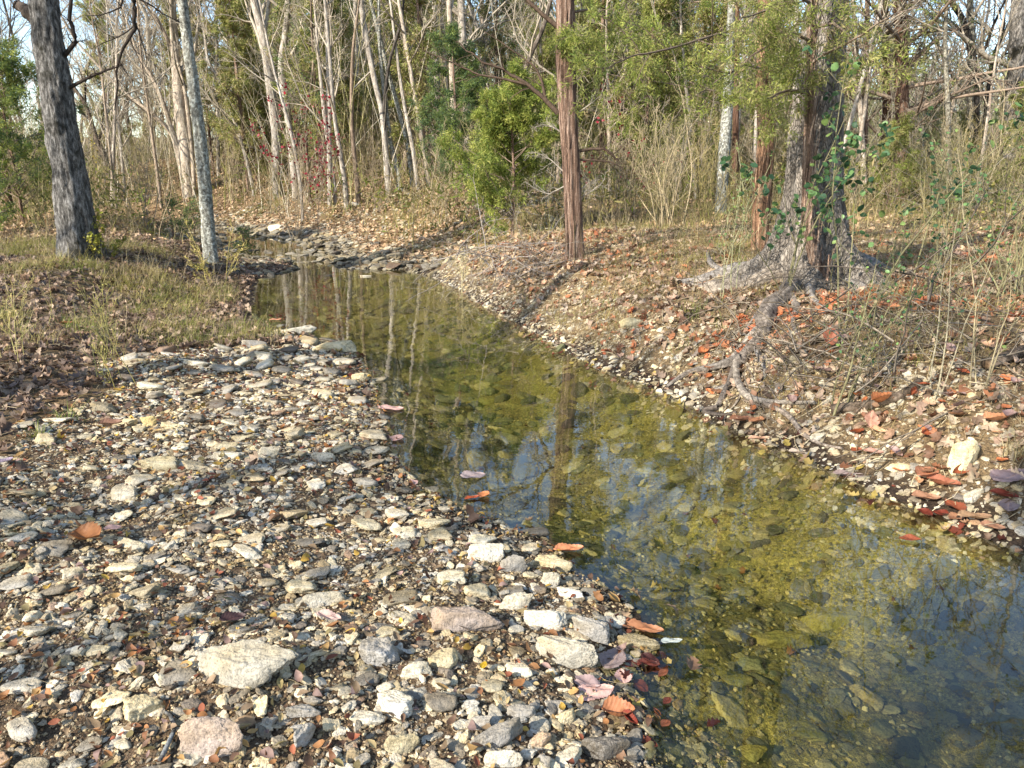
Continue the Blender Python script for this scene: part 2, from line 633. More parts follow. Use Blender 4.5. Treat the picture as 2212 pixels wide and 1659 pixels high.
B_ROOT = mat_bark('root_bark', (1, 1, 1), 30, (0.06, 0.052, 0.045), (0.25, 0.22, 0.19), (0.46, 0.42, 0.37), 0.012)
B_PALE = mat_bark('pale_bark', (1, 1, 0.35), 18, (0.16, 0.13, 0.10), (0.40, 0.35, 0.29), (0.60, 0.55, 0.47), 0.015)
B_DARK = mat_bark('dark_bark', (1, 1, 0.3), 18, (0.012, 0.010, 0.009), (0.06, 0.05, 0.04), (0.16, 0.14, 0.12), 0.015)
B_TWIG = mat_bark('twig_bark', (1, 1, 1), 20, (0.6, 0.6, 0.6), (0.85, 0.85, 0.85), (1.0, 1.0, 1.0), 0.002)

# ------------------------------------------------------------------ ground sheet
def axis(lo, a, b, hi, fine, g=1.09):
    mid = list(np.arange(a, b, fine))
    up = []
    s, v = fine, mid[-1]
    while v < hi:
        s *= g
        v += s
        up.append(v)
    dn = []
    s, v = fine, mid[0]
    while v > lo:
        s *= g
        v -= s
        dn.append(v)
    return np.array(dn[::-1] + mid + up)
gx = axis(-400, -5.5, 6.5, 400, 0.035)
gy = axis(-60, 1.0, 13.5, 700, 0.035, 1.05)
GX, GY = np.meshgrid(gx, gy)
GZ = H(GX, GY)
sdg, sideg = water_sd(GX.ravel(), GY.ravel())
sdg = sdg.reshape(GX.shape)
sideg = sideg.reshape(GX.shape)

def gravel_mask(x, y):
    """1 on the stony bar, 0 in the woods, soft ragged edge"""
    w = 0.22 * n2(x, y, 1.3, 4.4)
    xx, yy = x + w, y + w * 0.7
    m = inpoly(xx, yy, GRAV)
    return m.astype(float)

def ground_color(x, y, sd, side):
    soil = lin('#63543f'); dark = lin('#3a3028'); tan = lin('#8c785a'); bedc = lin('#6f663e'); grs = lin('#6d6a3c')
    n = np.clip(n2(x, y, 0.8, 2.2) * 0.5 + 0.5, 0, 1)[..., None]
    woods = tan * n + soil * (1 - n)
    gm = gravel_mask(x, y)[..., None]
    c = woods * (1 - gm) + (lin('#6a5946') * 0.9) * gm
    gmm = np.clip(n2(x, y, 0.4, 8.2) * 1.4, 0, 1)[..., None] * sstep(11, 16, y)[..., None]
    c = c * (1 - gmm * 0.6) + grs * gmm * 0.6
    q_ = onplane(500, 712, 0.1)
    dp = sstep(1.0, 0.45, np.hypot((x - q_[0]) / 1.3, (y - q_[1]) / 0.9) + 0.25 * n2(x, y, 1.5, 2.0))[..., None]
    c = c * (1 - dp) + lin('#4a4034') * dp
    wet = sstep(0.26, 0.02, sd + 0.06 * n2(x, y, 3.0, 5.0))[..., None]
    c = c * (1 - wet) + dark * wet
    b = sstep(0.0, -0.12, sd)[..., None]
    bn = np.clip(n2(x, y, 1.2, 6.2) * 0.6 + 0.5, 0, 1)[..., None]
    c = c * (1 - b) + (bedc * bn + lin('#8c8248') * (1 - bn)) * b
    return c
GC = ground_color(GX, GY, sdg, sideg)
ny, nx = GX.shape
ii = (np.arange(ny - 1)[:, None] * nx + np.arange(nx - 1)[None]).ravel()
GF = np.stack([ii, ii + 1, ii + nx + 1, ii + nx], 1)
o = obj('ground', mesh('ground', np.stack([GX, GY, GZ], -1).reshape(-1, 3), GF, M_GROUND, GC.reshape(-1, 3)))
kind(o, 'structure')

# ------------------------------------------------------------------ water sheet
wx = np.linspace(-16, 9, 120)
wy = np.linspace(-9, 26, 160)
WX, WY = np.meshgrid(wx, wy)
ny, nx = WX.shape
ii = (np.arange(ny - 1)[:, None] * nx + np.arange(nx - 1)[None]).ravel()
WF = np.stack([ii, ii + 1, ii + nx + 1, ii + nx], 1)
wsd, _ = water_sd(WX.ravel(), WY.ravel())
keep = wsd[WF].min(1) < 0.5
used = np.unique(WF[keep])
remap = np.full(WX.size, -1); remap[used] = np.arange(len(used))
o = obj('water', mesh('water', np.stack([WX.ravel(), WY.ravel(), np.zeros(WX.size)], -1)[used], remap[WF[keep]], M_WATER))
kind(o, 'structure')

# ------------------------------------------------------------------ stones
def ico(level):
    t = (1 + 5 ** 0.5) / 2
    V = [(-1, t, 0), (1, t, 0), (-1, -t, 0), (1, -t, 0), (0, -1, t), (0, 1, t), (0, -1, -t), (0, 1, -t), (t, 0, -1), (t, 0, 1), (-t, 0, -1), (-t, 0, 1)]
    F = [(0, 11, 5), (0, 5, 1), (0, 1, 7), (0, 7, 10), (0, 10, 11), (1, 5, 9), (5, 11, 4), (11, 10, 2), (10, 7, 6), (7, 1, 8),
         (3, 9, 4), (3, 4, 2), (3, 2, 6), (3, 6, 8), (3, 8, 9), (4, 9, 5), (2, 4, 11), (6, 2, 10), (8, 6, 7), (9, 8, 1)]
    V = nrm(np.array(V, float))
    F = np.array(F)
    for _ in range(level):
        e = np.sort(np.concatenate([F[:, [0, 1]], F[:, [1, 2]], F[:, [2, 0]]]), 1)
        u, inv = np.unique(e, axis=0, return_inverse=True)
        inv = inv.ravel()
        mid = nrm(V[u[:, 0]] + V[u[:, 1]]) 
        n = len(F)
        a, b, c = inv[:n] + len(V), inv[n:2 * n] + len(V), inv[2 * n:] + len(V)
        V = np.concatenate([V, mid])
        F = np.concatenate([np.stack([F[:, 0], a, c], 1), np.stack([F[:, 1], b, a], 1), np.stack([F[:, 2], c, b], 1), np.stack([a, b, c], 1)])
    return V, F
ICO = [ico(k) for k in range(6)]

def rock(level, r, flat=0.5, slab=0.6, sharp=10, rough=0.10, nplanes=9):
    """unit stone: facets of random planes, softened, cracked with noise; roughly in [-1,1] x [-1,1] x [-flat,flat]"""
    d, F = ICO[level]
    N = nrm(r.normal(size=(nplanes, 3)) * np.array([1, 1, 0.6]))
    off = r.uniform(0.62, 1.0, nplanes)
    if slab > 0:
        top = nrm(np.array([[r.normal() * 0.12, r.normal() * 0.12, 1.0], [r.normal() * 0.1, r.normal() * 0.1, -1.0]]))
        N = np.concatenate([N, top])
        off = np.concatenate([off, [slab, slab]])
    q = np.maximum(d @ N.T / off[None], 0)
    rad = (q ** sharp).sum(1) ** (-1 / sharp)
    rad = np.minimum(rad, 1.25)
    o = r.uniform(0, 100, 3)
    rad = rad * (1 + rough * fbm(d * 2.1 + o, 2))
    V = d * rad[:, None]
    if level >= 3:
        V = V + d * (0.045 * fbm(V * 6 + o, 4) * (1 if level < 5 else 1.1))[:, None]
    V = V * np.array([1, 1, flat])
    V = V / np.abs(V[:, :2]).max()
    return V, F

def stonecol(n, r, dim=1.0):
    pal = np.array([lin(c) for c in ['#cfc3a4', '#c9c2b0', '#b9ad92', '#d8d0b8', '#a9a294', '#8f8a80', '#b3a384', '#cfc5ae', '#9d9484', '#c8c2b4', '#7d7469', '#a9907a']])
    w = np.array([3, 3, 2.5, 2, 2, 1.2, 1.2, 2, 1.5, 2.5, 0.8, 0.7])
    c = pal[r.choice(len(pal), n, p=w / w.sum())] * r.uniform(0.58, 1.10, (n, 1)) * dim * np.array([1.0, 0.975, 0.94])
    return c
def bedcol(n, r):
    pal = np.array([lin(c) for c in ['#857e52', '#767248', '#958c60', '#6a6a4a', '#6c6a52', '#54543c', '#a0966a', '#5a5844']])
    return pal[r.integers(0, len(pal), n)] * r.uniform(0.5, 1.1, (n, 1))

RPROTO1 = [rock(1, rng, rng.uniform(0.25, 0.6), rng.uniform(0.45, 0.9), 16, 0.18, 6) for _ in range(30)]
RPROTO2 = [rock(2, rng, rng.uniform(0.28, 0.62), rng.uniform(0.4, 0.8), 18, 0.18, 6) for _ in range(36)]
RPROTO0 = [rock(0, rng, rng.uniform(0.4, 0.8), 0.8) for _ in range(12)]

def scatter_stones(x, y, size, protos, cols, r, sink=0.25, tilt=0.22, zoff=0.0):
    n = len(x)
    z = H(x, y)
    N = Hn(x, y)
    which = r.integers(0, len(protos), n)
    parts = []
    S = np.stack([size, size * r.uniform(0.5, 0.95, n), size * r.uniform(0.6, 1.1, n)], 1)
    R = align(rotm(r.uniform(0, 2 * np.pi, n), r.normal(0, tilt, n), r.normal(0, tilt, n)), N)
    for k, (Vt, Ft) in enumerate(protos):
        m = which == k
        if not m.any():
            continue
        fl = Vt[:, 2].max()
        pos = np.stack([x[m], y[m], z[m] + size[m] * fl * (1 - 2 * sink) + zoff], 1)
        parts.append(inst(Vt, Ft, pos, R[m], S[m], cols[m]))
    return cat3(parts)

def pts_in(n, x0, x1, y0, y1, r):
    return r.uniform(x0, x1, n), r.uniform(y0, y1, n)

def inview(x, y, pad=0.35):
    return (np.abs(x) < (y * cp + CAMZ * sp) * (1106 / FV) + pad + 0.04 * y) & (y > 1.15)

parts = []
r = rng
# middling stones
for (y0, y1, dens, s0, s1, protos) in [(1.2, 3.4, 1500, 0.008, 0.036, RPROTO2), (3.4, 6.0, 1400, 0.009, 0.038, RPROTO1), (6.0, 10.5, 800, 0.012, 0.042, RPROTO1)]:
    n = int((y1 - y0) * 9 * dens)
    x, y = pts_in(n, -6, 3, y0, y1, r)
    k = inview(x, y) & (gravel_mask(x, y) > 0)
    x, y = x[k], y[k]
    sd, _ = water_sd(x, y)
    k = (sd > -0.28)
    x, y, sd = x[k], y[k], sd[k]
    nz_ = np.clip(0.5 + 0.8 * n2(x, y, 1.4, 21.0, 2), 0, 1)
    kk = r.random(len(x)) < 0.72 + 0.4 * nz_
    x, y, sd, nz_ = x[kk], y[kk], sd[kk], nz_[kk]
    size = s0 * (s1 / s0) ** (r.random(len(x)) ** (1.9 - 0.9 * nz_))
    c = stonecol(len(x), r)
    c[(sd >= 0) & (sd < 0.16)] *= 0.6
    u = (sd < 0)
    c[u] = c[u] * 0.5 + bedcol(u.sum(), r) * 0.5
    parts.append(scatter_stones(x, y, size, protos, c, r))
# grit
for (y0, y1, dens) in [(1.2, 3.0, 7500), (3.0, 5.0, 3200)]:
    n = int((y1 - y0) * 7 * dens)
    x, y = pts_in(n, -4, 3, y0, y1, r)
    k = inview(x, y) & (gravel_mask(x, y) > 0)
    x, y = x[k], y[k]
    size = r.uniform(0.0028, 0.0085, len(x))
    c = stonecol(len(x), r) * r.uniform(0.3, 0.95, (len(x), 1)) * np.array([1.0, 0.92, 0.82])
    parts.append(scatter_stones(x, y, size, RPROTO0, c, r))
V, F, C = cat3(parts)
kind(obj('gravel', mesh('gravel', V, F, M_ROCK, C, smooth=False)), 'stuff', 'cream and grey limestone gravel covering the creek bar', 'gravel')

# stony soil of the right bank, the riffle and the far bar
parts = []
x, y = pts_in(130000, -2, 8, 2.5, 12, r)
sd, side = water_sd(x, y)
k = inview(x, y) & (side > 1.5) & (sd > -0.2) & (sd < 0.70 + 0.6 * n2(x, y, 0.9, 3.3)) & (y < 11.5)
xa, ya = x[k], y[k]
parts.append(scatter_stones(xa, ya, 0.007 * (5.5 ** r.random(len(xa)) ** 2), RPROTO1, stonecol(len(xa), r, 0.85), r))
x, y = pts_in(30000, -14, 1.5, 11.3, 24, r)
sd, side = water_sd(x, y)
k = inview(x, y) & (sd > -0.35) & (((side > 1.5) & (sd < 3.6 + n2(x, y, 0.5, 6.1))) | ((side < 1.5) & (sd < 1.0))) & (r.random(len(x)) < np.where(sd < 1.0, 1.0, 0.5))
xa, ya, sa = x[k], y[k], sd[k]
cc = stonecol(len(xa), r, 0.9)
cc[sa < 0.5] *= 0.5
parts.append(scatter_stones(xa, ya, 0.022 * (4.5 ** r.random(len(xa)) ** 2.0), RPROTO1, cc, r, tilt=0.15))
x, y = pts_in(9000, -13, 1.0, 11.4, 21, r)
sd, side = water_sd(x, y)
k = inview(x, y) & (sd > -1.6) & (sd < 0.9) & ((y > 12.4) | (sd > -0.12)) & (r.random(len(x)) < np.where(sd < -0.25, 0.22, 0.5))
xa, ya = x[k], y[k]
parts.append(scatter_stones(xa, ya, 0.04 * (3.8 ** r.random(len(xa))), RPROTO2, stonecol(len(xa), r, 0.5), r, sink=0.1, tilt=0.12))
V, F, C = cat3(parts)
kind(obj('bank_rubble', mesh('bank_rubble', V, F, M_ROCK, C, smooth=False)), 'stuff', 'loose stones in the soil of the banks and in the shallow riffle', 'rubble')

# stones of the creek bed
parts = []
for (n, y0, y1, s0, s1, pr) in [(5200, 1.2, 4.2, 0.02, 0.075, RPROTO2), (5200, 4.2, 13.0, 0.035, 0.12, RPROTO1)]:
    x, y = pts_in(n, -5, 5, y0, y1, r)
    sd, side = water_sd(x, y)
    k = inview(x, y) & (sd < -0.05)
    x, y = x[k], y[k]
    size = s0 * (s1 / s0) ** (r.random(len(x)) ** 1.5)
    parts.append(scatter_stones(x, y, size, pr, bedcol(len(x), r), r, sink=0.32, tilt=0.12))
x, y = pts_in(26000, -2, 4, 1.2, 5.5, r)
sd, side = water_sd(x, y)
k = inview(x, y) & (sd < -0.02)
x, y = x[k], y[k]
parts.append(scatter_stones(x, y, r.uniform(0.004, 0.014, len(x)), RPROTO0, bedcol(len(x), r) * 1.15, r))
V, F, C = cat3(parts)
kind(obj('creek_bed_stones', mesh('creek_bed_stones', V, F, M_ROCK, C, smooth=False)), 'stuff', 'olive algae covered stones paving the creek bed under clear water', 'stones')

# ------------------------------------------------------------------ things seen one by one: landmarks and automatic labels
LAND = []      # (short name, xyz)
def landmark(name, p):
    LAND.append((name, np.array(p)))
AUTO = []      # (object, adjective phrase, noun, world pos)
ORD = ['', 'second ', 'third ', 'fourth ', 'fifth ', 'sixth ', 'seventh ', 'eighth ', 'ninth ', 'tenth ', 'eleventh ', 'twelfth ',
       'thirteenth ', 'fourteenth ', 'fifteenth ', 'sixteenth ', 'seventeenth ', 'eighteenth ', 'nineteenth ', 'twentieth ']

def hero_rock(px, py, w, hgt, color, level=4, yaw=0.0, thick=0.42, flat=0.5, slab=0.6, label=None, short=None, group=None, wet=False, seed=None, nplanes=9, sink=0.18, tilt=None, shape=None, floorz=None, rough=0.10):
    rr = np.random.default_rng(seed if seed is not None else int(px * 7 + py))
    p = P(px, py + hgt * 0.30, floorz)
    _, _, dep = proj(p)
    W = w / FV * dep
    Hh = hgt / FV * dep
    dang = math.atan2(CAMZ - p[2], p[1])
    t = min(1.45 * thick * W, 0.85 * Hh / math.cos(dang))
    L = np.clip((Hh - t * math.cos(dang)) / math.sin(dang), 0.32 * W, 1.25 * W)
    V, F = rock(level, rr, flat, slab, 20, rough, nplanes)
    if shape is not None:
        V = shape(V)
    V = V / (V.max(0) - V.min(0)) 
    V -= (V.max(0) + V.min(0)) / 2
    c, s = math.cos(yaw), math.sin(yaw)
    V = V * np.array([W, L, t])
    V[:, :2] = V[:, :2] @ np.array([[c, s], [-s, c]])
    tx, ty = (rr.normal(0, 0.06), rr.normal(0, 0.06)) if tilt is None else tilt
    V[:, 2] += V[:, 0] * tx + V[:, 1] * ty
    col = np.repeat(np.asarray(color)[None], len(V), 0)
    o = obj('rock', mesh('rock', V, F, M_WET if wet else M_ROCK, col), loc=(p[0], p[1] + L * 0.2, p[2] + t * (0.5 - sink)))
    if label:
        tag(o, label, 'rock', group)
    if short:
        landmark(short, o.location)
    return o

cream, pale, grey, tan, dk, wht, pur, olive = [lin(c) * 0.85 for c in ('#cdbf9c', '#cbc4b2', '#a5a19a', '#b8a688', '#777168', '#dcd6c6', '#a5978c', '#857f45')]
def point_right(V):
    V = V.copy()
    f = sstep(0.0, 1.0, V[:, 0])
    V[:, 1] *= 1 - 0.55 * f
    return V
def tri(V):
    V = V.copy()
    f = sstep(-1.0, 1.0, V[:, 1])
    V[:, 0] *= 1 - 0.5 * f
    return V
hero_rock(530, 1448, 238, 98, pale * 0.70, 5, -0.12, 0.24, 0.4, 0.5, 'largest pale limestone slab on the gravel bar, pointed at its right end', 'the largest pale slab', shape=point_right, sink=0.1, tilt=(0.02, 0.10), seed=5)
hero_rock(458, 1602, 138, 92, lin('#a3958a'), 5, 0.1, 0.5, 0.6, 0.8, 'three-cornered tan grey rock below the largest pale slab', 'the three-cornered rock', shape=tri, seed=9)
hero_rock(818, 1407, 88, 84, grey, 5, 0.1, 0.4, 0.5, 0.7, 'square blue-grey rock midway along the lower gravel bar', 'the square grey rock', seed=12, nplanes=6)
hero_rock(1008, 1338, 165, 78, pur, 5, 0.05, 0.24, 0.4, 0.55, 'broad flat purplish grey stone with a ridged top near the waterline', 'the broad purplish stone', seed=14)
hero_rock(1224, 1412, 138, 76, pale * 0.75, 5, -0.25, 0.36, 0.5, 0.6, 'large pitted pale grey block on muddy sand at the waterline', 'the large waterline block', seed=16, shape=point_right)
hero_rock(1178, 1338, 98, 55, wht * 0.95, 4, -0.15, 0.34, 0.5, 0.6, 'white rough wedge directly above the large waterline block', 'the white wedge', seed=18)
hero_rock(1276, 1365, 84, 62, grey * 1.05, 4, -0.2, 0.5, 0.6, 0.7, 'blue-grey block right of the white wedge at the waterline', 'the blue-grey block', seed=20)
hero_rock(1115, 1304, 76, 46, pale, 4, 0.2, 0.4, 0.5, 0.6, 'pale angular block between the purplish stone and the white wedge', None, seed=21)
hero_rock(1110, 1222, 62, 45, grey * 0.9, 4, 0.15, 0.55, 0.6, 0.7, 'grey cube-like rock left of the cream loaf-shaped rock by the pool', None, seed=22)
hero_rock(1190, 1222, 96, 34, cream, 4, -0.12, 0.3, 0.4, 0.6, 'cream loaf-shaped rock lying half into the pool below the orange floating leaf', 'the loaf-shaped rock', seed=23)
hero_rock(1050, 1197, 84, 44, wht, 4, 0.05, 0.42, 0.55, 0.65, 'whitish peaked rock on the edge of the bar above the grey cube-like rock', 'the whitish peaked rock', seed=24)
hero_rock(1188, 1256, 48, 42, pale, 4, 0.2, 0.6, 0.6, 0.8, 'small pale upright stone under the cream loaf-shaped rock', None, seed=25)
hero_rock(1232, 1284, 62, 26, wht, 4, -0.3, 0.3, 0.5, 0.6, 'thin white sliver of stone above the blue-grey block', None, seed=26)
hero_rock(310, 1528, 84, 66, cream * 1.05, 4, 0.5, 0.4, 0.5, 0.7, 'pitted cream rock left of the three-cornered rock and below the largest slab', 'the pitted cream rock', seed=27)
hero_rock(850, 1522, 86, 66, wht * 0.93, 4, -0.4, 0.35, 0.5, 0.6, 'pale yellowish angular slab leaning over a flat grey slab', 'the leaning yellowish slab', seed=28)
hero_rock(794, 1550, 80, 42, pale * 0.95, 4, 0.05, 0.2, 0.35, 0.5, 'flat pale grey slab under the left edge of the leaning yellowish slab', None, seed=29)
hero_rock(655, 1592, 66, 66, grey * 1.1, 4, 1.2, 0.6, 0.7, 1.0, 'rounded egg-shaped pale grey stone at the bottom of the bar', 'the egg-shaped stone', seed=30, nplanes=14)
hero_rock(656, 1541, 76, 30, grey, 4, 0.0, 0.3, 0.4, 0.5, 'small grey brick-shaped slab just above the egg-shaped stone', None, seed=31)
hero_rock(1076, 1598, 128, 52, grey * 0.85, 4, 0.5, 0.3, 0.5, 0.6, 'long dark grey slab lying aslant at the bottom of the bar', 'the long aslant slab', seed=32)
hero_rock(868, 1608, 78, 60, lin('#a59c82'), 4, 0.1, 0.5, 0.6, 0.8, 'rugged olive grey rock below the leaning yellowish slab', 'the rugged olive rock', seed=33)
hero_rock(1088, 1646, 86, 46, wht * 0.9, 4, 0.0, 0.45, 0.6, 0.8, 'white domed rock cut off by the bottom edge of the photo', 'the white domed rock', seed=34)
hero_rock(900, 1452, 72, 40, pale, 4, 0.1, 0.45, 0.6, 0.8, 'lumpy white grey stone below the square blue-grey rock', 'the lumpy white stone', seed=35, nplanes=13)
hero_rock(960, 1425, 66, 58, cream * 0.85, 4, 0.6, 0.35, 0.6, 0.8, 'worn honeycombed cream rock between the lumpy white stone and the purplish stone', None, seed=36)
hero_rock(1310, 1622, 108, 54, dk * 0.8, 4, 0.1, 0.35, 0.5, 0.6, 'dark wet flat-topped rock at the water edge near the bottom', 'the dark wet rock', wet=True, seed=37, floorz=-0.02)
hero_rock(1378, 1392, 98, 34, lin('#857a5e'), 4, -0.1, 0.25, 0.4, 0.5, 'brown wet slab awash just right of the blue-grey block', 'the wet brown slab', wet=True, seed=38, floorz=-0.02)
hero_rock(1224, 1550, 48, 42, cream, 4, 0.7, 0.5, 0.6, 0.7, 'small cream angular stone left of the curled orange leaf', None, seed=39)
hero_rock(1168, 1602, 54, 40, lin('#c4ab90'), 4, 0.6, 0.4, 0.5, 0.7, 'pinkish cream stone right of the long aslant slab', None, seed=40)
hero_rock(1125, 1540, 66, 32, grey, 4, 0.0, 0.3, 0.4, 0.6, 'flat grey stone above the long aslant slab', None, seed=41)
hero_rock(1036, 1566, 56, 32, grey * 1.05, 4, 0.0, 0.5, 0.5, 0.7, 'blocky grey stone upper left of the long aslant slab', None, seed=42)
hero_rock(692, 1298, 104, 32, pale, 4, 0.35, 0.25, 0.4, 0.6, 'long thin cream slab pointing to the upper right, left of the purplish stone', 'the long thin cream slab', seed=43)
hero_rock(336, 1004, 112, 30, lin('#a39a80'), 4, 0.0, 0.22, 0.35, 0.45, 'long tan brick-like slab in the shade on the upper gravel bar', 'the brick-like slab', seed=44, nplanes=5)
hero_rock(489, 986, 78, 20, pale, 4, 0.05, 0.2, 0.35, 0.5, 'narrow pale slab right of the tan brick-like slab', None, seed=45)
hero_rock(579, 980, 52, 34, pale * 0.9, 4, 0.2, 0.6, 0.6, 0.7, 'pale upright stone between the narrow pale slab and the round grey lump', None, seed=46)
hero_rock(696, 988, 56, 28, pale, 4, 0.0, 0.4, 0.5, 0.7, 'round pale grey lump near the pool edge in the upper gravel bar', 'the round grey lump', seed=47)
hero_rock(321, 912, 34, 28, lin('#cdb883'), 4, 0.2, 0.6, 0.7, 0.8, 'blocky yellow stone in the sun at the left of the upper bar', 'the yellow block', seed=48)
hero_rock(269, 915, 56, 20, cream, 4, 0.15, 0.3, 0.4, 0.6, 'flat cream stone left of the blocky yellow stone', None, seed=49)
hero_rock(371, 922, 56, 17, cream, 4, -0.1, 0.3, 0.4, 0.6, 'flat cream stone right of the blocky yellow stone', None, seed=50)
hero_rock(424, 786, 64, 15, pale, 3, -0.05, 0.22, 0.35, 0.5, 'thin white slab alone high on the gravel bar', 'the lone white slab', seed=51)
hero_rock(549, 744, 56, 24, grey * 0.85, 3, 0.0, 0.45, 0.5, 0.8, 'grey rounded rock on the dark damp soil above the bar', 'the grey rock on damp soil', seed=52)
hero_rock(645, 714, 78, 22, pale * 0.9, 3, 0.1, 0.3, 0.4, 0.5, 'flat pale rock at the upper tip of the bar against the pool', None, seed=53)
hero_rock(722, 750, 100, 28, cream, 4, -0.15, 0.28, 0.4, 0.5, 'long cream ledge stone on the rim of the upper bar over the water', 'the long ledge stone', seed=54)
hero_rock(777, 817, 42, 28, cream * 1.05, 3, 0.3, 0.6, 0.6, 0.7, 'cream block on the pool rim below the long ledge stone', 'the rim block', seed=55)
hero_rock(1368, 699, 64, 30, lin('#b3aa8c'), 4, 0.1, 0.4, 0.5, 0.6, 'pale wedge of rock standing out of the right bank soil', 'the bank wedge', seed=56)
hero_rock(2084, 990, 62, 92, lin('#cfc19c'), 4, 0.1, 1.1, 0.8, 0.8, 'upright cream slab propped against the undercut right bank', 'the upright cream slab', seed=57, nplanes=7)
hero_rock(2103, 1072, 48, 36, pale, 4, 0.3, 0.5, 0.6, 0.7, 'pale stone at the foot of the upright cream slab', None, seed=58)
hero_rock(1767, 944, 36, 20, pale, 4, 0.1, 0.5, 0.6, 0.7, 'small pale stone under the roots by the right shore', None, seed=59)
hero_rock(1948, 1012, 66, 24, cream, 4, -0.25, 0.35, 0.4, 0.6, 'flat cream stone on the right shore left of the upright slab', None, seed=60)
hero_rock(595, 493, 36, 18, lin('#d8cfb8'), 3, 0.05, 0.5, 0.5, 0.7, 'block of pale rock on the far bar by the riffle', 'the far pale block', seed=61)
hero_rock(790, 598, 26, 8, pale, 3, 0.0, 0.35, 0.5, 0.7, 'pale stone poking out of the far end of the pool', None, seed=62, floorz=-0.02)
hero_rock(711, 596, 16, 8, dk * 0.4, 3, 0.0, 0.5, 0.5, 0.7, 'dark little stone poking out of the far end of the pool', None, seed=63, floorz=-0.02)
hero_rock(770, 441, 30, 14, lin('#c9c4b8'), 3, 0.2, 0.4, 0.5, 0.7, 'light stone on top of the far bar below the trees', None, seed=64)
def bedrock(px, py, w, hgt, label, sd_, short=None, yaw=0.1):
    o = hero_rock(px, py, w, hgt, olive * 0.95, 4, yaw, 0.16, 0.35, 0.5, label, short, seed=sd_, sink=0.3, floorz=None)
    return o
bedrock(1800, 1335, 165, 52, 'largest submerged slab, olive with a dark overhang, in the lower pool', 70, 'the largest submerged slab', 0.15)
bedrock(1690, 1385, 150, 36, 'long submerged slab just left of and below the largest one', 71, None, 0.05)
bedrock(1040, 868, 70, 16, 'flat yellowish submerged slab in the middle of the pool', 72, 'the mid-pool slab')
bedrock(1110, 812, 110, 14, 'long pale submerged slab near the right shore of the upper pool', 73)
bedrock(1745, 1575, 85, 62, 'rounded algae green boulder under water near the bottom edge', 74, 'the green underwater boulder')
bedrock(1590, 1460, 80, 50, 'tilted olive stone under water between slab and near shore', 75)
bedrock(1620, 1625, 90, 44, 'broad dark green underwater stone left of the rounded green boulder', 76)

for nm, q in [('the pointed tip of the bar', (690, 770)), ('the grass tuft', (140, 880)), ('the brown curled leaf', (190, 1180)),
              ('the bottom left corner', (60, 1620)), ('the left edge of the photo', (10, 1300)), ('the thin pink leaf', (712, 1352)), ('the inlet of wet mud', (860, 1080)), ('the curled orange leaf at the waterline', (1335, 1548)), ('the submerged green boulder', (1640, 1575)), ('the right edge of the photo', (2200, 1120)), ('the exposed root', (1650, 730)), ('the blackened log', (1850, 886)), ('the upper right litter', (2100, 760))]:
    landmark(nm, P(*q))

# the next largest stones, each its own object
def auto_color(c):
    l = c.mean()
    if l > 0.50: return 'whitish'
    if c[0] / max(c[2], 1e-3) > 1.75: return 'tan'
    if l > 0.36: return 'cream'
    if l > 0.22: return 'grey'
    return 'dark grey'
HR = [(o.location.x, o.location.y, max(o.dimensions.x, 0.05) * 0.55) for o in COL.objects if o.name.startswith('rock')]
bpy.context.view_layer.update()
HR = [(o.location.x, o.location.y, max(o.dimensions.x, 0.05) * 0.5) for o in COL.objects if o.name.startswith('rock')]
for q_ in [(1285, 1490), (1325, 1440), (1340, 1550)]:
    w_ = P(*q_)
    HR.append((w_[0], w_[1], 0.10))
cand = []
tries = 0
while len(cand) < 240 and tries < 12000:
    tries += 1
    x = rng.uniform(-3.6, 1.6)
    y = 1.35 + 7.5 * rng.random() ** 1.5
    xa, ya = np.array([x]), np.array([y])
    if not inview(xa, ya, 0.0)[0] or not gravel_mask(xa, ya)[0]:
        continue
    sd, _ = water_sd(xa, ya)
    if sd[0] < -0.10:
        continue
    s = (0.034 + 0.006 * y) * rng.uniform(0.75, 1.6) * (0.85 if y < 2.2 else 1)
    if any((x - a) ** 2 + (y - b) ** 2 < (rr_ + s * 0.8) ** 2 for a, b, rr_ in HR):
        continue
    HR.append((x, y, s))
    cand.append((x, y, s, sd[0]))
for x, y, s, sd in cand:
    fl = rng.uniform(0.26, 0.58)
    V, F = rock(3 if y < 4.5 else 2, rng, fl, rng.uniform(0.4, 0.8), 26, 0.13, 6)
    c = stonecol(1, rng)[0] * 0.9
    if sd < 0.02:
        c = c * 0.45
    yaw = rng.uniform(-0.6, 0.6)
    asp = rng.uniform(0.5, 0.85)
    V = V * np.array([s, s * asp, s * 0.85])
    cc, ss = math.cos(yaw), math.sin(yaw)
    V[:, :2] = V[:, :2] @ np.array([[cc, ss], [-ss, cc]])
    V[:, 2] += V[:, 0] * rng.normal(0, 0.12) + V[:, 1] * rng.normal(0.05, 0.12)
    p = np.array([x, y, float(H(x, y)) + s * fl * 0.55])
    o = obj('rock', mesh('rock', V, F, M_ROCK, np.repeat(c[None], len(V), 0)), loc=p)
    shape_w = 'flat' if fl < 0.42 else ('long' if asp < 0.6 else 'chunky')
    AUTO.append((o, auto_color(c) + ' ' + shape_w, 'stone', p, 'rock', 'scattered stones of the gravel bar'))

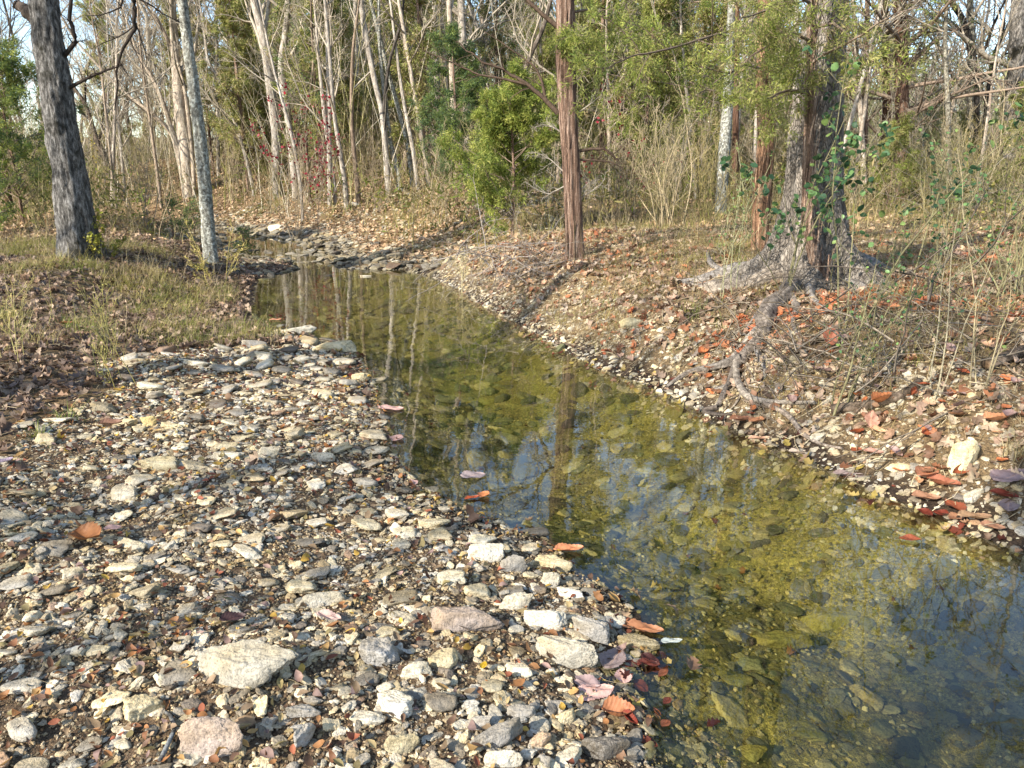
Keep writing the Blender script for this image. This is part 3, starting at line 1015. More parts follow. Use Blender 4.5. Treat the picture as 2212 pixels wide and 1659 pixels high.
# ------------------------------------------------------------------ leaves on the ground
def leaf_template(kindname):
    if kindname == 'small':     # pointed oval, folded along the midrib
        t = np.array([0, 0.25, 0.55, 0.85, 1.0])
        w = np.array([0.0, 0.22, 0.27, 0.14, 0.0])
    else:
        t = np.array([0, 0.15, 0.3, 0.45, 0.6, 0.75, 0.9, 1.0])
        w = np.array([0.02, 0.20, 0.13, 0.33, 0.18, 0.36, 0.14, 0.0])
    K = len(t)
    V = []
    for i in range(K):
        V += [(t[i] - 0.5, -w[i], w[i] * 0.35), (t[i] - 0.5, 0, 0), (t[i] - 0.5, w[i], w[i] * 0.35)]
    F = []
    for i in range(K - 1):
        a = 3 * i
        F += [(a, a + 3, a + 4), (a, a + 4, a + 1), (a + 1, a + 4, a + 5), (a + 1, a + 5, a + 2)]
    return np.array(V, float), np.array(F)
L_SMALL = leaf_template('small')
L_OAK = leaf_template('oak')

def leafcol(n, r, pal):
    pal = np.array([lin(c) for c in pal])
    return pal[r.integers(0, len(pal), n)] * r.uniform(0.6, 1.2, (n, 1))
PAL_R = ['#a8714e', '#b08c70', '#a08470', '#86654e', '#c0a68a', '#76614f', '#a8917c', '#c8ae92', '#94664a', '#9c8c7c', '#b8a88e', '#8c7660']
PAL_RO = ['#b8704a', '#c08058', '#a8603e', '#b08a70', '#94684c', '#c8a488']
PAL_L = ['#8b7360', '#a08a74', '#6f5a4a', '#b39a80', '#7d6a5e', '#9a7c62', '#5f4c40']
PAL_BAR = ['#a8794e', '#b8935c', '#80583c', '#96683f', '#b09a6c', '#c09c48', '#6c5240', '#8c7e54', '#94583e', '#a08478', '#68503e', '#8a7458', '#9c8468']
PAL_FAR = ['#bc9c76', '#a88a68', '#ceb292', '#92765a', '#c4a480', '#b09274']

def litter(x, y, size, pal, tpl, r, tilt=0.35, lift=0.01, floor=None):
    n = len(x)
    z = H(x, y)
    if floor is not None:
        z = np.maximum(z, floor)
    N = Hn(x, y)
    R = align(rotm(r.uniform(0, 2 * np.pi, n), r.normal(0, tilt, n), r.normal(0, tilt, n)), N)
    S = np.stack([size, size * r.uniform(0.8, 1.25, n), size], 1)
    bend = np.stack([r.normal(0.3, 0.9, n), r.normal(0.6, 1.3, n)], 1)
    return inst(tpl[0], tpl[1], np.stack([x, y, z + lift + size * tilt * 0.25], 1), R, S, leafcol(n, r, pal), bend)

parts = []
# right bank, near: broad orange brown leaves
x, y = pts_in(42000, -0.8, 8.5, 2.6, 11, r)
sd, side = water_sd(x, y)
dens = np.clip(0.6 + 0.5 * n2(x, y, 0.8, 2.7) + 0.35 * sstep(2.5, 5.5, x), 0.1, 1) * sstep(0.0, 0.45, sd + 0.25 * sstep(2.6, 3.6, x))
k = inview(x, y) & (side > 1.5) & (sd > 0.02) & (r.random(len(x)) < dens)
x, y = x[k], y[k]
hot = (x > 3.0) & (y < 5.2) | (n2(x, y, 1.1, 31.0) > 0.55)
for m_, pal_ in ((hot, PAL_RO), (~hot, PAL_R)):
    parts.append(litter(x[m_], y[m_], 0.026 + 0.066 * r.random(m_.sum()) ** 1.8, pal_, L_OAK, r, 0.5))
# right woods, farther
x, y = pts_in(38000, -2, 16, 8, 24, r)
sd, side = water_sd(x, y)
k = inview(x, y) & (side > 1.5) & (sd > 0.3) & (r.random(len(x)) < np.clip(0.55 + 0.7 * n2(x, y, 0.5, 9.1), 0, 1))
x, y = x[k], y[k]
parts.append(litter(x, y, r.uniform(0.05, 0.11, len(x)), PAL_FAR, L_SMALL, r, 0.4))
# left bank
x, y = pts_in(26000, -9, 0, 3, 13, r)
sd, side = water_sd(x, y)
g = gravel_mask(x, y)
k = inview(x, y) & (side < 1.5) & (sd > 0.05) & ((g < 0.5) | (r.random(len(x)) < 0.03))
x, y = x[k], y[k]
parts.append(litter(x, y, r.uniform(0.04, 0.10, len(x)), PAL_L, L_OAK, r, 0.4))
x, y = pts_in(30000, -18, 0, 12, 30, r)
sd, side = water_sd(x, y)
k = inview(x, y) & (sd > 0.6)
x, y = x[k], y[k]
parts.append(litter(x, y, r.uniform(0.06, 0.13, len(x)), PAL_FAR, L_SMALL, r, 0.4))
V, F, C = cat3(parts)
kind(obj('leaf_litter', mesh('leaf_litter', V, F, M_LEAF, C)), 'stuff', 'dry brown leaf litter covering both banks', 'leaf litter')

parts = []
x, y = pts_in(24000, -4.5, 2.2, 1.2, 7.5, r)
sd, side = water_sd(x, y)
k = inview(x, y) & (gravel_mask(x, y) > 0) & (sd > -0.05) & (r.random(len(x)) < np.clip(0.62 + 0.35 * n2(x, y, 1.1, 5.1), 0, 1))
x, y = x[k], y[k]
parts.append(litter(x, y, r.uniform(0.016, 0.042, len(x)) + 0.02 * (r.random(len(x)) < 0.05), PAL_BAR, L_SMALL, r, 0.35, 0.014))
V, F, C = cat3(parts)
kind(obj('small_leaf_litter', mesh('small_leaf_litter', V, F, M_LEAF, C)), 'stuff', 'small orange yellow and brown leaves strewn between the stones of the bar', 'leaf litter')
# shreds along the wet edges, floating and sunken
parts = []
x, y = pts_in(9000, -3, 4.6, 1.3, 9, r)
sd, side = water_sd(x, y)
k = inview(x, y) & (np.abs(sd + 0.02) < 0.16) & (r.random(len(x)) < np.where(side > 1.5, 0.75, 0.34) * np.clip(0.6 + n2(x, y, 1.5, 3), 0, 1.5))
x, y = x[k], y[k]
parts.append(litter(x, y, r.uniform(0.015, 0.07, len(x)), ['#6a3422', '#52281c', '#805438', '#a88c6c', '#94804a', '#5e3626', '#a8924a', '#8a6a50', '#7c6450'], L_OAK, r, 0.15, 0.006, 0.0))
x, y = pts_in(2600, -1, 4.6, 1.3, 9, r)
sd, side = water_sd(x, y)
k = inview(x, y) & (sd < -0.1) & (r.random(len(x)) < 0.18)
x, y = x[k], y[k]
parts.append(litter(x, y, r.uniform(0.02, 0.05, len(x)), ['#5c2416', '#6f4a22', '#7c6a30', '#a08a3a'], L_OAK, r, 0.15, 0.012))
V, F, C = cat3(parts)
kind(obj('waterlogged_leaf_litter', mesh('waterlogged_leaf_litter', V, F, M_LEAF, C)), 'stuff', 'red brown leaf scraps floating and sunken along the waterline', 'leaf litter')

# stalks, straw and broken twigs lying among the leaves
def straw(n, x0, x1, y0, y1, ok, lr, rad, pal):
    x, y = pts_in(n, x0, x1, y0, y1, r)
    k = inview(x, y) & ok(x, y)
    x, y = x[k], y[k]
    n = len(x)
    az = r.uniform(0, 6.28, n)
    L = lr[0] * (lr[1] / lr[0]) ** (r.random(n) ** 1.6)
    ps = []
    bow = r.normal(0, 0.25, n)
    for j in range(4):
        t = (j / 3 - 0.5) * L
        a = az + bow * (j - 1.5)
        px_, py_ = x + np.cos(a) * t, y + np.sin(a) * t
        ps.append(np.stack([px_, py_, H(px_, py_) + 0.012 + np.abs(r.normal(0, 0.012, n)) + 0.05 * L * r.random(n)], 1))
    P0 = np.stack(ps, 1)
    q0 = (rad * r.uniform(0.5, 1.6, n) * (0.7 + 0.06 * y))[:, None] * np.array([[1, 0.9, 0.8, 0.5]])
    return paths_to_tubes(P0, q0, leafcol(n, r, pal), 3)
V, F, C = cat3([
    straw(16000, -1, 9, 2.8, 12, lambda x, y: (water_sd(x, y)[1] > 1.5) & (water_sd(x, y)[0] > 0.05), (0.04, 0.35), 0.0018, ['#c8b48c', '#a89270', '#8a7458', '#d4c4a0', '#6f5c48', '#b8a888']),
    straw(9000, -9, 0, 3, 12.5, lambda x, y: (water_sd(x, y)[1] < 1.5) & (water_sd(x, y)[0] > 0.3) & (gravel_mask(x, y) < 0.5), (0.04, 0.35), 0.0018, ['#b8a684', '#8f7c60', '#c8b898', '#6f5c48']),
    straw(900, -4, 1.5, 1.3, 7, lambda x, y: (gravel_mask(x, y) > 0.5) & (water_sd(x, y)[0] > 0), (0.03, 0.14), 0.0011, ['#5a4a3c', '#8a7458', '#b8a684'])])
kind(obj('twig_litter', mesh('twig_litter', V, F, B_TWIG, C)), 'stuff', 'straw and broken twigs lying among the fallen leaves', 'twig litter')

# ------------------------------------------------------------------ single broad leaves
def big_leaf(px, py, w, color, what, yaw=0.0, curl=0.2, asp=0.62, where=None, floorz=0.0, stand=0.0, label=None, short=None, teeth=8):
    rr = np.random.default_rng(int(px * 3 + py))
    p = P(px, py, floorz)
    _, _, dep = proj(p)
    L = w / FV * dep
    nu, nv = 25, 9
    t = np.linspace(0, 1, nu)
    wd = np.sin(np.pi * t ** 0.8) ** 0.75 * 0.5
    saw = 1 + 0.10 * (np.mod(t * teeth, 1.0) - 0.5) * 2
    wd = wd * saw
    V, ve = [], []
    for i in range(nu):
        for j in range(nv):
            s = (j / (nv - 1) - 0.5) * 2
            yy = s * wd[i] * asp * 2 * 0.5
            xx = t[i] - 0.5
            zz = curl * (abs(s) ** 1.6) * wd[i] * 0.8 + curl * 0.9 * (t[i] - 0.45) ** 2 + 0.03 * math.sin(9 * xx + 4 * s) 
            V.append((xx, yy, zz))
            side_v = abs((((t[i] - abs(s) * 0.16) * teeth) % 1.0) - 0.5)
            ve.append(1.0 if j == nv // 2 else (0.3 if side_v > 0.42 else 0.0))
    V = np.array(V)
    # stalk
    F = []
    for i in range(nu - 1):
        for j in range(nv - 1):
            a = i * nv + j
            F.append((a, a + nv, a + nv + 1, a + 1))
    k0 = len(V)
    st = np.array([(-0.5, -0.008, 0), (-0.5, 0.008, 0), (-0.62, 0.014, 0.03), (-0.62, 0.002, 0.03)])
    V = np.concatenate([V, st]); ve += [1.0] * 4
    F.append((k0, k0 + 1, k0 + 2, k0 + 3))
    V = V * L
    R = rotm(np.array([yaw]), np.array([stand]), np.array([rr.normal(0, 0.07)]))[0]
    V = V @ R.T
    me = mesh('fallen_leaf', V, np.array(F), M_BIG, np.repeat(np.asarray(color)[None], len(V), 0))
    a = me.attributes.new('Vein', 'FLOAT', 'POINT')
    a.data.foreach_set('value', np.array(ve, np.float32))
    lift = 0.004 - V[:, 2].min() if stand == 0 else -V[:, 2].min()
    o = obj('fallen_leaf', me, loc=(p[0], p[1], p[2] + lift + (0.026 if p[2] > 0.01 else 0)))
    if label:
        tag(o, label, 'leaf')
    else:
        AUTO.append((o, what, 'fallen leaf', np.array(o.location), 'leaf', 'broad fallen leaves'))
    if short:
        landmark(short, o.location)
    return o
pinkc, lav, orng, brn, redb, yel, tanl = [lin(c) for c in ('#c9a294', '#a8958f', '#b9764a', '#8c5c34', '#6e2a1a', '#c8a428', '#b89678')]
big_leaf(190, 1180, 76, brn, '', -0.35, 0.7, 0.9, label='brown curled leaf arched over the pebbles at the left of the bar')
big_leaf(1228, 1191, 66, lin('#c08058'), '', 0.1, 0.3, 0.5, label='orange leaf floating flat above the loaf-shaped rock', short='the orange floating leaf')
big_leaf(845, 886, 54, pinkc, '', 0.1, 0.15, 0.6, label='pinkish leaf floating at the inner bend of the bar')
big_leaf(858, 950, 36, pinkc * 0.9, '', 1.2, 0.3, 0.9, label='round pinkish leaf in the mud below the bend of the bar')
big_leaf(1022, 1030, 55, lav, '', 0.2, 0.1, 0.8, label='lavender leaf floating in the sky reflection of the pool', short='the lavender floating leaf')
big_leaf(1046, 1073, 30, orng * 1.1, '', 0.9, 0.5, 0.9, label='curled orange leaf floating below the lavender floating leaf')
big_leaf(1020, 1078, 34, lin('#9a4a28'), '', 0.3, 0.2, 0.45, label='narrow rusty leaf touching the curled orange leaf on the pool')
big_leaf(893, 1045, 30, pinkc * 1.05, '', 2.1, 0.3, 0.6, label='pink leaf standing in the muddy inlet by the bar')
big_leaf(1325, 1430, 78, lin('#8d7c76'), '', 0.95, 0.3, 0.75, label='grey violet serrated leaf lying right of the large waterline block', short='the grey violet leaf')
big_leaf(1345, 1466, 46, pinkc * 1.1, '', 1.6, 0.3, 0.85, label='small pink serrated leaf below the grey violet leaf')
big_leaf(1262, 1478, 72, lin('#9a8480'), '', 2.7, 0.2, 0.6, label='dull mauve leaf half under the largest pink leaf')
big_leaf(1285, 1502, 92, pinkc * 1.05, '', 0.35, 0.15, 0.62, label='largest pale pink serrated leaf, with small holes, at the near waterline', short='the largest pink leaf')
big_leaf(1335, 1548, 72, lin('#a9714c'), '', -0.2, 0.9, 0.8, label='curled orange brown leaf at the waterline under the largest pink leaf', short='the curled orange brown leaf')
big_leaf(1360, 1562, 52, lin('#7d382a'), '', -1.0, 0.8, 0.4, label='dark red folded leaf leaning on the curled orange brown leaf')
big_leaf(1385, 1362, 96, lin('#9c6a48'), '', -0.25, 0.2, 0.42, label='long brown leaf awash right of the blue-grey block')
big_leaf(1450, 1388, 50, lin('#a9b0a8'), '', 0.15, 0.1, 0.4, label='silvery narrow leaf floating beyond the long brown leaf')
big_leaf(712, 1352, 66, lin('#b89c90'), '', -0.45, 0.25, 0.45, label='thin pink leaf on bare sand above the square blue-grey rock')
big_leaf(246, 1156, 36, pinkc, '', 0.2, 0.2, 0.7, label='small pink leaf right of the brown curled leaf')
big_leaf(505, 1355, 56, lin('#3e2a28'), '', 0.3, 0.3, 0.7, label='blackish purple leaf in the hollow above the largest pale slab')
big_leaf(2182, 1048, 90, lin('#99827e'), '', 0.15, 0.15, 0.8, label='large mauve leaf on the right shore at the edge of the photo')
big_leaf(1879, 932, 40, lin('#b58a74'), '', 1.4, 0.2, 0.85, stand=0.9, label='pink oval leaf standing upright against the undercut right bank')
big_leaf(1885, 990, 40, lin('#b98c78'), '', -0.6, 0.3, 0.7, label='pink leaf on the mud under the upright oval leaf')
big_leaf(1834, 1030, 66, lin('#8c7a74'), '', -0.35, 0.2, 0.45, label='grey mauve leaf afloat along the right shore')
big_leaf(1725, 980, 44, lin('#cdb8a2'), '', -0.05, 0.3, 0.5, label='white curled leaf floating off the roots')
big_leaf(1600, 918, 52, lin('#9c6c4e'), '', 0.1, 0.3, 0.6, label='brown leaf floating under the roots, left one of a pair')
big_leaf(1634, 920, 44, lin('#b07c58'), '', 0.4, 0.3, 0.6, label='light brown leaf floating under the roots, right one of a pair')
big_leaf(1640, 950, 46, lin('#bb9478'), '', -0.1, 0.2, 0.35, label='narrow pale brown leaf floating just below the pair under the roots')
big_leaf(2102, 1132, 78, lin('#9c7c5c'), '', 0.05, 0.2, 0.42, label='long tan leaf floating at the right edge of the pool')
big_leaf(2175, 1110, 60, lin('#8a7a78'), '', 1.0, 0.3, 0.7, label='grey lobed leaf on the pebbles beside the long tan floating leaf')
big_leaf(1905, 880, 60, orng, '', 0.3, 0.8, 0.5, label='orange rolled leaf lying over the undercut of the right bank')
big_leaf(2000, 1040, 70, lin('#b0785a'), '', 0.5, 0.45, 0.6, label='bright orange crumpled leaf in the drift left of the upright slab')
big_leaf(2035, 1060, 66, lin('#9c6248'), '', -0.7, 0.5, 0.6, label='rust orange crumpled leaf in the drift at the foot of the upright slab')
big_leaf(2150, 920, 60, lin('#c88e64'), '', 0.1, 0.5, 0.6, label='light orange leaf above the upright cream slab')
big_leaf(595, 692, 26, lin('#c48a6a'), '', 0.1, 0.1, 0.6, label='pale orange leaf floating on the upper pool near the bar')
big_leaf(145, 708, 34, lin('#7d4428'), '', 0.1, 0.4, 0.6, label='dark rust leaf behind the stems on the left bank')
big_leaf(240, 930, 50, lin('#7d5c48'), '', 0.15, 0.5, 0.7, label='brown leaf lying at the shaded edge of the bar beside the grass tuft')
big_leaf(12, 1010, 36, lin('#9d8d98'), '', 0.9, 0.3, 0.7, label='lilac leaf at the left edge where shade meets gravel')
big_leaf(1789, 757, 50, lin('#9c6248'), '', 1.4, 0.3, 0.7, stand=1.0, label='reddish brown leaf hanging among the stems on the right bank')
big_leaf(1045, 1457, 24, yel, '', 1.2, 0.3, 0.7, label='bright yellow little leaf on the gravel left of the large waterline block', floorz=None)
for i in range(16):
    px, py = rng.normal(1395, 26), rng.uniform(1370, 1640)
    big_leaf(px, py, rng.uniform(28, 52), lin(['#56281c', '#683424', '#40201a', '#75452c'][i % 4]), ['dark red', 'rusty', 'blackish red', 'reddish brown'][i % 4] + ' soaked', rng.uniform(0, 6.28), 0.2, rng.uniform(0.5, 0.8), floorz=-0.02 if i % 3 else 0.0)
for i in range(9):
    px, py = rng.uniform(1960, 2190), rng.uniform(1075, 1180)
    big_leaf(px, py, rng.uniform(34, 60), lin(['#8a4a30', '#a0765a', '#6e3020'][i % 3]), ['rusty', 'tan', 'dark red'][i % 3] + ' soaked', rng.uniform(0, 6.28), 0.3, rng.uniform(0.5, 0.8), floorz=0.0)
# more of the broad leaves of the right bank, each a thing
for i in range(70):
    for _ in range(40):
        px, py = rng.uniform(1500, 2205), rng.uniform(690, 1060)
        q = P(px, py)
        sd, side = water_sd(np.array([q[0]]), np.array([q[1]]))
        if side[0] > 1.5 and sd[0] > 0.1:
            break
    cname, cc = [('orange', '#bd7448'), ('rust', '#944f30'), ('tan', '#b8906c'), ('mauve', '#957c74'), ('brown', '#7c5940')][rng.integers(0, 5)]
    big_leaf(px, py, rng.uniform(24, 46) * (0.6 + 0.5 * (py - 690) / 370), lin(cc) * rng.uniform(0.85, 1.2), cname + ' ' + ['curled', 'flat', 'folded'][i % 3], rng.uniform(0, 6.28), [0.6, 0.15, 0.4][i % 3], rng.uniform(0.45, 0.85), stand=rng.normal(0, 0.3))

# ------------------------------------------------------------------ grass
def blades(x, y, hgt, width, col, r, spread=0.45, curve=0.5):
    n = len(x)
    z = H(x, y)
    az = r.uniform(0, 2 * np.pi, n)
    lean = np.abs(r.normal(0, spread, n))
    dirx, diry = np.cos(az), np.sin(az)
    px_, py_ = -diry, dirx
    K = 4
    V = np.zeros((n, 2 * K - 1, 3))
    for i in range(K):
        t = i / (K - 1)
        hx = hgt * (np.sin(lean) * t + curve * t * t * 0.8)
        hz = hgt * (np.cos(lean) * t - curve * 0.45 * t ** 3)
        cx, cy, cz = x + dirx * hx, y + diry * hx, z - 0.01 + hz
        w = width * (1 - t) * 0.5
        if i < K - 1:
            V[:, 2 * i] = np.stack([cx - px_ * w, cy - py_ * w, cz], 1)
            V[:, 2 * i + 1] = np.stack([cx + px_ * w, cy + py_ * w, cz], 1)
        else:
            V[:, 2 * i] = np.stack([cx, cy, cz], 1)
    f = np.array([(0, 1, 3), (0, 3, 2), (2, 3, 5), (2, 5, 4), (4, 5, 6)])
    F = (f[None] + (np.arange(n) * (2 * K - 1))[:, None, None]).reshape(-1, 3)
    return V.reshape(-1, 3), F, np.repeat(col, 2 * K - 1, 0)
PAL_G = ['#a29c50', '#b0a85c', '#7d863e', '#c0b070', '#ccb880', '#a89e60', '#8c9648']
PAL_DRY = ['#c4ae80', '#b8a074', '#a08c68', '#d2be94', '#a8966c', '#b8a86c']
def tufts(nt, x0, x1, y0, y1, ok, per, hr, pal, r, wid=0.006, rad=0.06, spread=0.45, curve=0.5):
    x, y = pts_in(nt, x0, x1, y0, y1, r)
    k = inview(x, y) & ok(x, y)
    x, y = x[k], y[k]
    hgt = r.uniform(*hr, len(x))
    col = leafcol(len(x), r, pal)
    xr = np.repeat(x, per) + r.normal(0, rad, len(x) * per)
    yr = np.repeat(y, per) + r.normal(0, rad, len(x) * per)
    hh = np.repeat(hgt, per) * r.uniform(0.4, 1.1, len(x) * per)
    cc = np.repeat(col, per, 0) * r.uniform(0.7, 1.25, (len(xr), 1))
    w = wid * (0.7 + 0.05 * yr)
    return blades(xr, yr, hh, w, cc, r, spread, curve)
def okL(x, y):
    sd, side = water_sd(x, y)
    return (side < 1.5) & (sd > 0.25) & (gravel_mask(x, y) < 0.5) & (r.random(len(x)) < sstep(5.0, 7.5, y + 0.7 * n2(x, y, 0.9, 8.8))) & (n2(x, y, 0.75, 14.0) + 0.5 * n2(x, y, 2.2, 3.0) > -0.02)
def okR(x, y):
    sd, side = water_sd(x, y)
    return (side > 1.5) & (sd > 0.22) & (r.random(len(x)) < np.clip(0.5 + 0.9 * n2(x, y, 0.7, 1.8), 0.05, 1))
parts = [
    tufts(3600, -9, 0.5, 4.5, 12.5, okL, 44, (0.08, 0.30), PAL_G, r, 0.004, 0.08, 0.6, 0.7),
    tufts(1500, -9, 0.5, 4.5, 12.5, okL, 14, (0.12, 0.45), PAL_DRY, r, 0.003, 0.10, 0.3),
    tufts(900, -16, 0.0, 12, 24, okL, 24, (0.15, 0.45), PAL_G + PAL_DRY, r, 0.004, 0.15),
    tufts(6500, -1.5, 9, 4.2, 12, okR, 26, (0.06, 0.22), PAL_G + PAL_DRY, r, 0.0032, 0.07),
    tufts(3800, -1.0, 9, 3.2, 10.5, okR, 26, (0.07, 0.22), PAL_DRY, r, 0.0026, 0.05, 0.9, 1.1),
    tufts(1900, -3, 18, 9, 24, okR, 22, (0.12, 0.42), PAL_G, r, 0.004, 0.15),
    tufts(1300, -12, 20, 10, 30, lambda x, y: (water_sd(x, y)[0] > 1.5), 16, (0.2, 0.6), PAL_DRY + PAL_G, r, 0.005, 0.2, 0.3),
]
V, F, C = cat3(parts)
kind(obj('grass', mesh('grass', V, F, M_GRASS, C)), 'stuff', 'short yellow green and straw grass growing over both banks', 'grass')

def tuft_thing(px, py, n, hgt, label, pal=('#6f8238', '#8a9a48', '#a9a860', '#5d7030')):
    p = P(px, py)
    rr = np.random.default_rng(int(px + py))
    x = p[0] + rr.normal(0, 0.025, n)
    y = p[1] + rr.normal(0, 0.025, n)
    V, F, C = blades(x, y, rr.uniform(0.5, 1.0, n) * hgt, np.full(n, 0.005), leafcol(n, rr, list(pal)), rr, 0.35, 0.75)
    V = V - p
    tag(obj('grass_tuft', mesh('grass_tuft', V, F, M_GRASS, C), loc=p), label, 'grass tuft')
tuft_thing(142, 908, 34, 0.19, 'taller green grass tuft sprouting at the shaded edge of the bar')
tuft_thing(82, 944, 26, 0.16, 'lower grass tuft left of the taller green one')
tuft_thing(150, 712, 34, 0.22, 'green tuft beside the dark rust leaf on the left bank')
tuft_thing(395, 680, 60, 0.22, 'thick green grass clump above the damp soil of the left bank')
tuft_thing(340, 650, 60, 0.20, 'wide grass clump in the sun below the slim lichened tree')
tuft_thing(2190, 985, 60, 0.2, 'straw coloured tuft hanging over the right bank above the mauve leaf', ('#c8b488', '#b8a070', '#d0c090'))

# ------------------------------------------------------------------ trees
def trunk_mesh(path, rad, mat, tint=(1, 1, 1), nseg=None, ring=20, ridge=0.06, rscale=9.0, zs=1.2, flare=None, seed=0, strips=False):
    """one swept skin along a smooth path with bark ridges in the mesh"""
    path = np.array(path, float)
    rad = np.array(rad, float)
    s = np.concatenate([[0], np.cumsum(np.linalg.norm(np.diff(path, axis=0), axis=1))])
    L = s[-1]
    nseg = nseg or int(max(16, min(260, L / max(rad.mean() * 0.35, 0.02))))
    # Catmull-Rom through the points
    def cr(vals, t):
        n = len(vals)
        i = np.clip(np.searchsorted(s, t, side='right') - 1, 0, n - 2)
        f = ((t - s[i]) / (s[i + 1] - s[i]))
        if vals.ndim == 2:
            f = f[:, None]
        p0 = vals[np.maximum(i - 1, 0)]; p1 = vals[i]; p2 = vals[i + 1]; p3 = vals[np.minimum(i + 2, n - 1)]
        return 0.5 * (2 * p1 + (p2 - p0) * f + (2 * p0 - 5 * p1 + 4 * p2 - p3) * f ** 2 + (3 * p1 - p0 - 3 * p2 + p3) * f ** 3)
    t = np.linspace(0, L, nseg + 1)
    c = cr(path, t)
    rr = np.maximum(np.interp(t, s, rad), 0.002)
    tan = nrm(np.gradient(c, axis=0))
    a = np.array([1.0, 0, 0]) if abs(tan[0, 0]) < 0.7 else np.array([0, 1.0, 0])
    u = nrm(np.cross(np.cross(tan, np.broadcast_to(a, tan.shape)), tan) * -1)
    w = np.cross(tan, u)
    th = np.arange(ring) * 2 * np.pi / ring
    ct, st = np.cos(th), np.sin(th)
    q = np.stack([np.broadcast_to(ct * rscale * 0.35, (nseg + 1, ring)), np.broadcast_to(st * rscale * 0.35, (nseg + 1, ring)), np.broadcast_to((t * zs)[:, None], (nseg + 1, ring))], -1)
    nz = fbm(q + seed * 3.7, 4, 0.6)
    prof = 1 + ridge * nz + 0.05 * vnoise(q * 0.3 + 50 + seed)
    if flare is not None:
        # flare(theta, height above base) -> multiplier
        prof = prof * flare(th[None, :], t[:, None])
    R_ = rr[:, None] * prof
    V = c[:, None] + (u[:, None] * ct[None, :, None] + w[:, None] * st[None, :, None]) * R_[..., None]
    i = np.arange(ring)
    f = np.stack([i, (i + 1) % ring, (i + 1) % ring + ring, i + ring], 1)
    F = (f[None] + (np.arange(nseg) * ring)[:, None, None]).reshape(-1, 4)
    V = V.reshape(-1, 3)
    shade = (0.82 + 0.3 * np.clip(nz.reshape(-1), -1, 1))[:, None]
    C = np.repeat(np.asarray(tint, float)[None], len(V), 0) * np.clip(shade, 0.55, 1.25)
    return V, F, C, (c, rr)

def resample(c, rr, k):
    i = np.linspace(0, len(c) - 1, k)
    j = np.arange(len(c))
    return np.stack([np.interp(i, j, c[:, a]) for a in range(3)], 1)[None], np.interp(i, j, rr)[None]

def sprays(pts, dirs, r, length=0.10, width=0.010, per=4, hang=0.25, pal=None, tint=1.0):
    """feathery evergreen sprigs: narrow pointed slivers around twig ends"""
    n = len(pts) * per
    p = np.repeat(pts, per, 0) + r.normal(0, length * 0.45, (n, 3))
    d = nrm(np.repeat(dirs, per, 0) * 0.6 + r.normal(0, 0.75, (n, 3)) + np.array([0, 0, -hang]))
    L = length * r.uniform(0.5, 1.4, n)
    s = nrm(np.cross(d, r.normal(size=(n, 3)))) * (width * r.uniform(0.7, 1.5, n))[:, None]
    e = p + d * L[:, None]
    m = p + d * (L * 0.45)[:, None]
    V = np.stack([p, m - s, e, m + s], 1).reshape(-1, 3)
    F = (np.array([[0, 1, 2, 3]])[None] + (np.arange(n) * 4)[:, None, None]).reshape(-1, 4)
    base = np.array([lin(c) for c in (pal or PAL_CED)])
    c0 = base[r.integers(0, len(base), len(pts))] * r.uniform(0.6, 1.3, (len(pts), 1)) * tint
    C = np.repeat(c0, per * 4, 0)
    return V, F, C
PAL_CED = ['#949a54', '#868c4e', '#a8a860', '#7a824a', '#b4b070', '#a49a6a', '#ae9c74']
PAL_BRIGHT = ['#8a9644', '#a0a852', '#78863c', '#b0b060', '#687a38']
PAL_DEEP = ['#5a6e46', '#687c4c', '#748446', '#849250', '#4e6244']

def leaves_on(pts, r, size, per, pal, jitter=0.06):
    n = len(pts) * per
    p = np.repeat(pts, per, 0) + r.normal(0, jitter, (n, 3))
    R = rotm(r.uniform(0, 6.28, n), r.uniform(-1.2, 1.2, n), r.uniform(-1.2, 1.2, n))
    c = leafcol(n, r, pal)
    return inst(L_SMALL[0] * np.array([1, 1.35, 1]), L_SMALL[1], p, R, size * r.uniform(0.6, 1.25, n), c, np.zeros((n, 2)))

def tri2(q):   # quads -> tris
    V, F, C = q
    if F.shape[1] == 3:
        return q
    return V, np.concatenate([F[:, [0, 1, 2]], F[:, [0, 2, 3]]]), C

